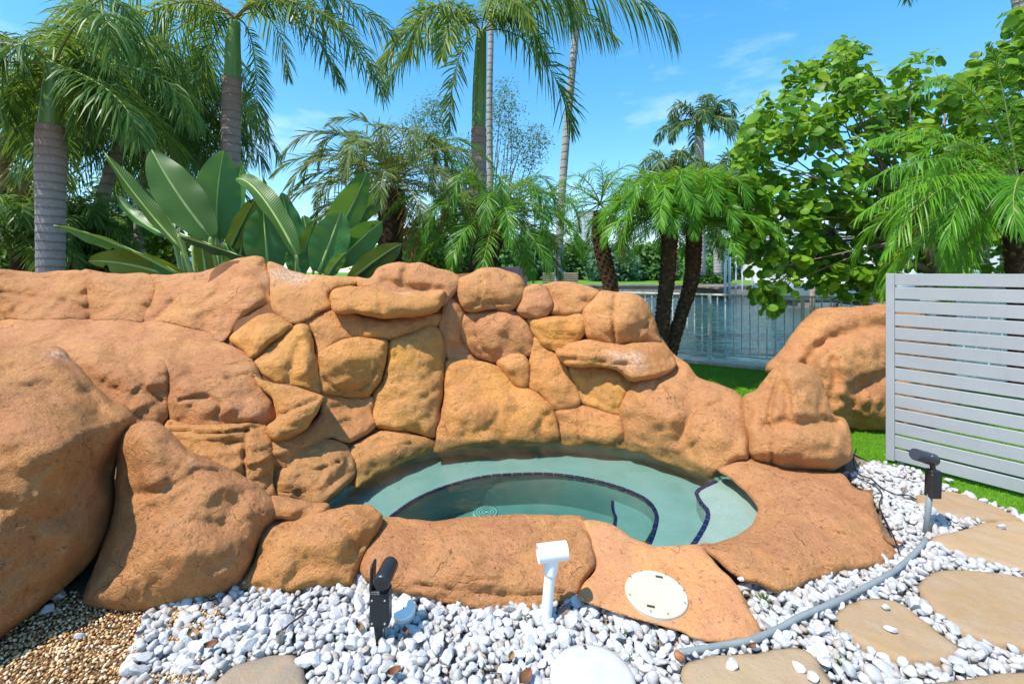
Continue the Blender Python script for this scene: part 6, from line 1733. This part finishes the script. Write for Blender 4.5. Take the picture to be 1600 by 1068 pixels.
# motor boat on a lift
Yb = 27.0
bx0, bx1 = P(1178, 0, Yb).x, P(1400, 0, Yb).x
boat = thing('motor_boat', ((bx0 + bx1) / 2, Yb, 0), 'white motor boat with a navy stripe raised on a lift beyond the railing', 'boat')
def loft(secs, mat, name, parent):
    V = []; n = len(secs[0])
    for s_ in secs: V += s_
    Fs = [(i * n + j, i * n + j + 1, (i + 1) * n + j + 1, (i + 1) * n + j) for i in range(len(secs) - 1) for j in range(n - 1)]
    Fs += [tuple(range(n))[::-1], tuple((len(secs) - 1) * n + j for j in range(n))]
    return mesh(name, np.array(V), Fs, mat, parent, True)
secs = []; nsec = 16
zk, zd = -.30, .72
for i in range(nsec):
    t = i / (nsec - 1); x = bx0 + (bx1 - bx0) * t
    wd = 1.25 * (1 - (1 - min(t * 2.4, 1)) ** 2) ** .5 + .02
    zt = zd + .35 * (1 - t) ** 2; zb = zk + .8 * max(0, 1 - t * 3.2) ** 2
    secs.append([(x, Yb - wd, zt), (x + .0, Yb - wd * .96, zt - .28), (x, Yb - wd * .80, zb + .3), (x, Yb, zb), (x, Yb + wd * .8, zb + .3), (x, Yb + wd * .96, zt - .28), (x, Yb + wd, zt)])
loft(secs, M['white_hull'], 'hull', boat)
secs = []
for i in range(3, nsec - 2):
    t = i / (nsec - 1); x = bx0 + (bx1 - bx0) * t; wd = 1.25 * (1 - (1 - min(t * 2.4, 1)) ** 2) ** .5 + .045; zt = zd + .35 * (1 - t) ** 2
    secs.append([(x, Yb - wd, zt - .06), (x, Yb - wd * .985, zt - .32)])
V = [q for s_ in secs for q in s_]; mesh('stripe', np.array(V), [(i * 2, i * 2 + 1, i * 2 + 3, i * 2 + 2) for i in range(len(secs) - 1)], M['navy'], boat, True)
m = MB(); q = P(1262, 443, Yb - 1.32); m.tube([q + Vector((.10 * math.cos(a * .5236), 0, .10 * math.sin(a * .5236))) for a in range(13)], .022, 6); m.build('round_mark', M['white_hull'], boat, True)
for k, x in enumerate((1248, 1253)):
    q = P(x, 443, Yb - 1.32); m = MB(); m.box(q, (.05, .02, .12)); m.build('letter_mark', M['white_hull'], boat)
m = MB(); xm = (bx0 + bx1) / 2
m.box((xm + .6, Yb, 1.0), (4.2, 2.0, .55), None, 0, .1); m.build('cabin', M['white_hull'], boat)
m = MB(); m.box((xm + .6, Yb, 1.42), (3.0, 1.7, .30), None, 0, .06); m.build('windscreen', M['glass_dark'], boat)
m = MB(); m.box((xm + .9, Yb, 1.95), (3.0, 1.9, .08), None, 0, .03); m.build('hard_top', M['white_hull'], boat)
for sx in (-1, 1):
    for sy in (-1, 1):
        m = MB(); m.tube([(xm + .9 + sx * 1.2, Yb + sy * .8, 1.2), (xm + .9 + sx * 1.3, Yb + sy * .8, 1.93)], .03, 6); m.build('top_support', M['screw'], boat)
m = MB(); m.tube([(bx0 + .5 + i * .7, Yb - (.35 + .12 * i if i < 6 else 1.05), 1.35 - .03 * i) for i in range(8)], .02, 5); m.build('bow_rail', M['screw'], boat)
lift = thing('boat_lift', (xm, Yb, -.6), 'boat lift of dark beams and pilings under the white boat', 'boat lift')
for sx in (-1, 1):
    m = MB(); m.box((xm + sx * 2.0, Yb, -.38), (.2, 3.6, .2)); m.build('cradle_beam', M['timber'], lift)
    for sy in (-1, 1):
        m = MB(); m.tube([(xm + sx * 2.0, Yb + sy * 1.9, -1.4), (xm + sx * 2.0, Yb + sy * 1.9, 1.1)], .13, 10); m.build('piling', M['timber'], lift, True)

# dock with pilings left of the boat
Yd = 36.0
dock = thing('dock', (P(1150, 0, Yd).x, Yd, -.6), 'small dock with pale pilings at the far seawall left of the boat', 'dock')
m = MB(); m.box((P(1155, 0, Yd).x, Yd + 3, .22), (3.2, 6.0, .14)); m.build('deck', M['timber'], dock)
for x, yt, c_ in [(1133, 392, 0), (1140, 392, 0), (1150, 405, 1), (1160, 412, 1), (1175, 425, 1)]:
    q = P(x, yt, Yd - .1); m = MB(); m.tube([(q.x, q.y, -1.2), (q.x, q.y, q.z)], .10 if c_ == 0 else .06, 10); m.build('piling', M['roof_w'], dock, True)

def building(name, label, x0, x1, yt, Y, depth, floors, cols_, seed=0, mat='stucco', roof=True, zb=.26):
    X0, X1 = P(x0, 0, Y).x, P(x1, 0, Y).x; H = P(0, yt, Y).z
    root = thing(name, ((X0 + X1) / 2, Y, zb), label, 'building')
    m = MB(); m.box(((X0 + X1) / 2, Y + depth / 2, (H + zb) / 2), (X1 - X0, depth, H - zb)); m.build('wall', M[mat], root)
    if roof:
        m = MB(); m.box(((X0 + X1) / 2, Y + depth / 2, H + .15), (X1 - X0 + .8, depth + .8, .3)); m.build('roof', M['roof_w'], root)
    fh = (H - zb) / floors; cw_ = (X1 - X0) / cols_
    for f_ in range(floors):
        for c_ in range(cols_):
            m = MB(); cx_ = X0 + (c_ + .5) * cw_; cz = zb + (f_ + .52) * fh
            m.box((cx_, Y - .02, cz), (cw_ * .62, .10, fh * .52)); w_ = m.build('window', M['glass_dark' if Y < 100 else 'haze_paled_glass'], root)
            m = MB(); m.box((cx_, Y - .06, cz + fh * .27), (cw_ * .68, .12, fh * .03)); m.box((cx_, Y - .06, cz - fh * .27), (cw_ * .68, .14, fh * .03)); m.box((cx_, Y - .08, cz), (cw_ * .03, .06, fh * .52))
            m.build('frame', M['white_hull'], w_)
    return root
building('white_house', 'white two storey house behind the round leaved tree on the far bank', 1222, 1420, 318, 62, 12, 2, 6)
building('white_house', 'low white house seen through the branches above the grey screen', 1424, 1640, 362, 50, 10, 1, 5)
building('low_house', 'low pale house glimpsed between the paddle leaf stems at the left', 226, 330, 398, 40, 8, 1, 4)
building('tower_block', 'tall grey tower block far away above the trees', 905, 928, 330, 420, 20, 16, 4, mat='roof_w')
building('tower_block', 'shorter pale block beside the far tower', 886, 904, 372, 400, 20, 9, 3, mat='stucco')
# timber stack
ts = thing('timber_stack', (P(872, 0, 50).x, 50, .26), 'stack of grey timber logs on the far bank left of the slender palm', 'timber stack')
for k in range(5):
    for s_ in range(3):
        xa = P(848 + s_ * 18, 0, 50).x; m = MB(); m.tube([(xa, 50 + (s_ % 2) * .12, .4 + k * .23), (xa + 1.35, 50 + (s_ % 2) * .1, .4 + k * .23 + (.02 if s_ == 1 else 0))], .11, 8); m.build('log', M['timber'], ts, True, 40)
# purple grey fence piece and bluish slat gate behind the middle palms
fn = thing('panel_fence', (P(800, 0, 9.0).x, 9.0, 0), 'purple grey panel fence glimpsed behind the middle feather palm', 'fence')
M['purple'] = simple('purple_grey_paint', (.15, .115, .16), .7, .2, .1, 3)
for k in range(4):
    m = MB(); xa = P(782 + k * 12, 0, 9.0).x; m.box((xa, 9.0, .8), (.148, .04, 1.6), None, 0, .004); m.build('panel', M['purple'], fn)
m = MB(); m.box((P(800, 0, 9).x, 9.04, 1.2), (.62, .04, .08)); m.build('fence_rail', M['purple'], fn)
# golf cart like white vehicle far away
gc = thing('white_cart', (P(878, 0, 70).x, 70, .26), 'tiny white roofed cart on the far lawn above the timber stack', 'cart')
cx_ = P(880, 0, 70).x
m = MB(); m.box((cx_, 70, .85), (2.0, 1.1, .45), None, 0, .12); m.build('body', M['white_hull'], gc)
m = MB(); m.box((cx_, 70, 2.1), (1.9, 1.2, .08), None, 0, .03); m.build('roof', M['white_hull'], gc)
for sx in (-1, 1):
    m = MB(); m.tube([(cx_ + sx * .8, 69.5, 1.0), (cx_ + sx * .75, 69.5, 2.1)], .03, 5); m.build('roof_post', M['screw'], gc)
    m = MB(); m.tube([(cx_ + sx * .7, 69.4, .52), (cx_ + sx * .7, 69.55, .52)], .26, 12); m.build('wheel', M['black_plastic'], gc)
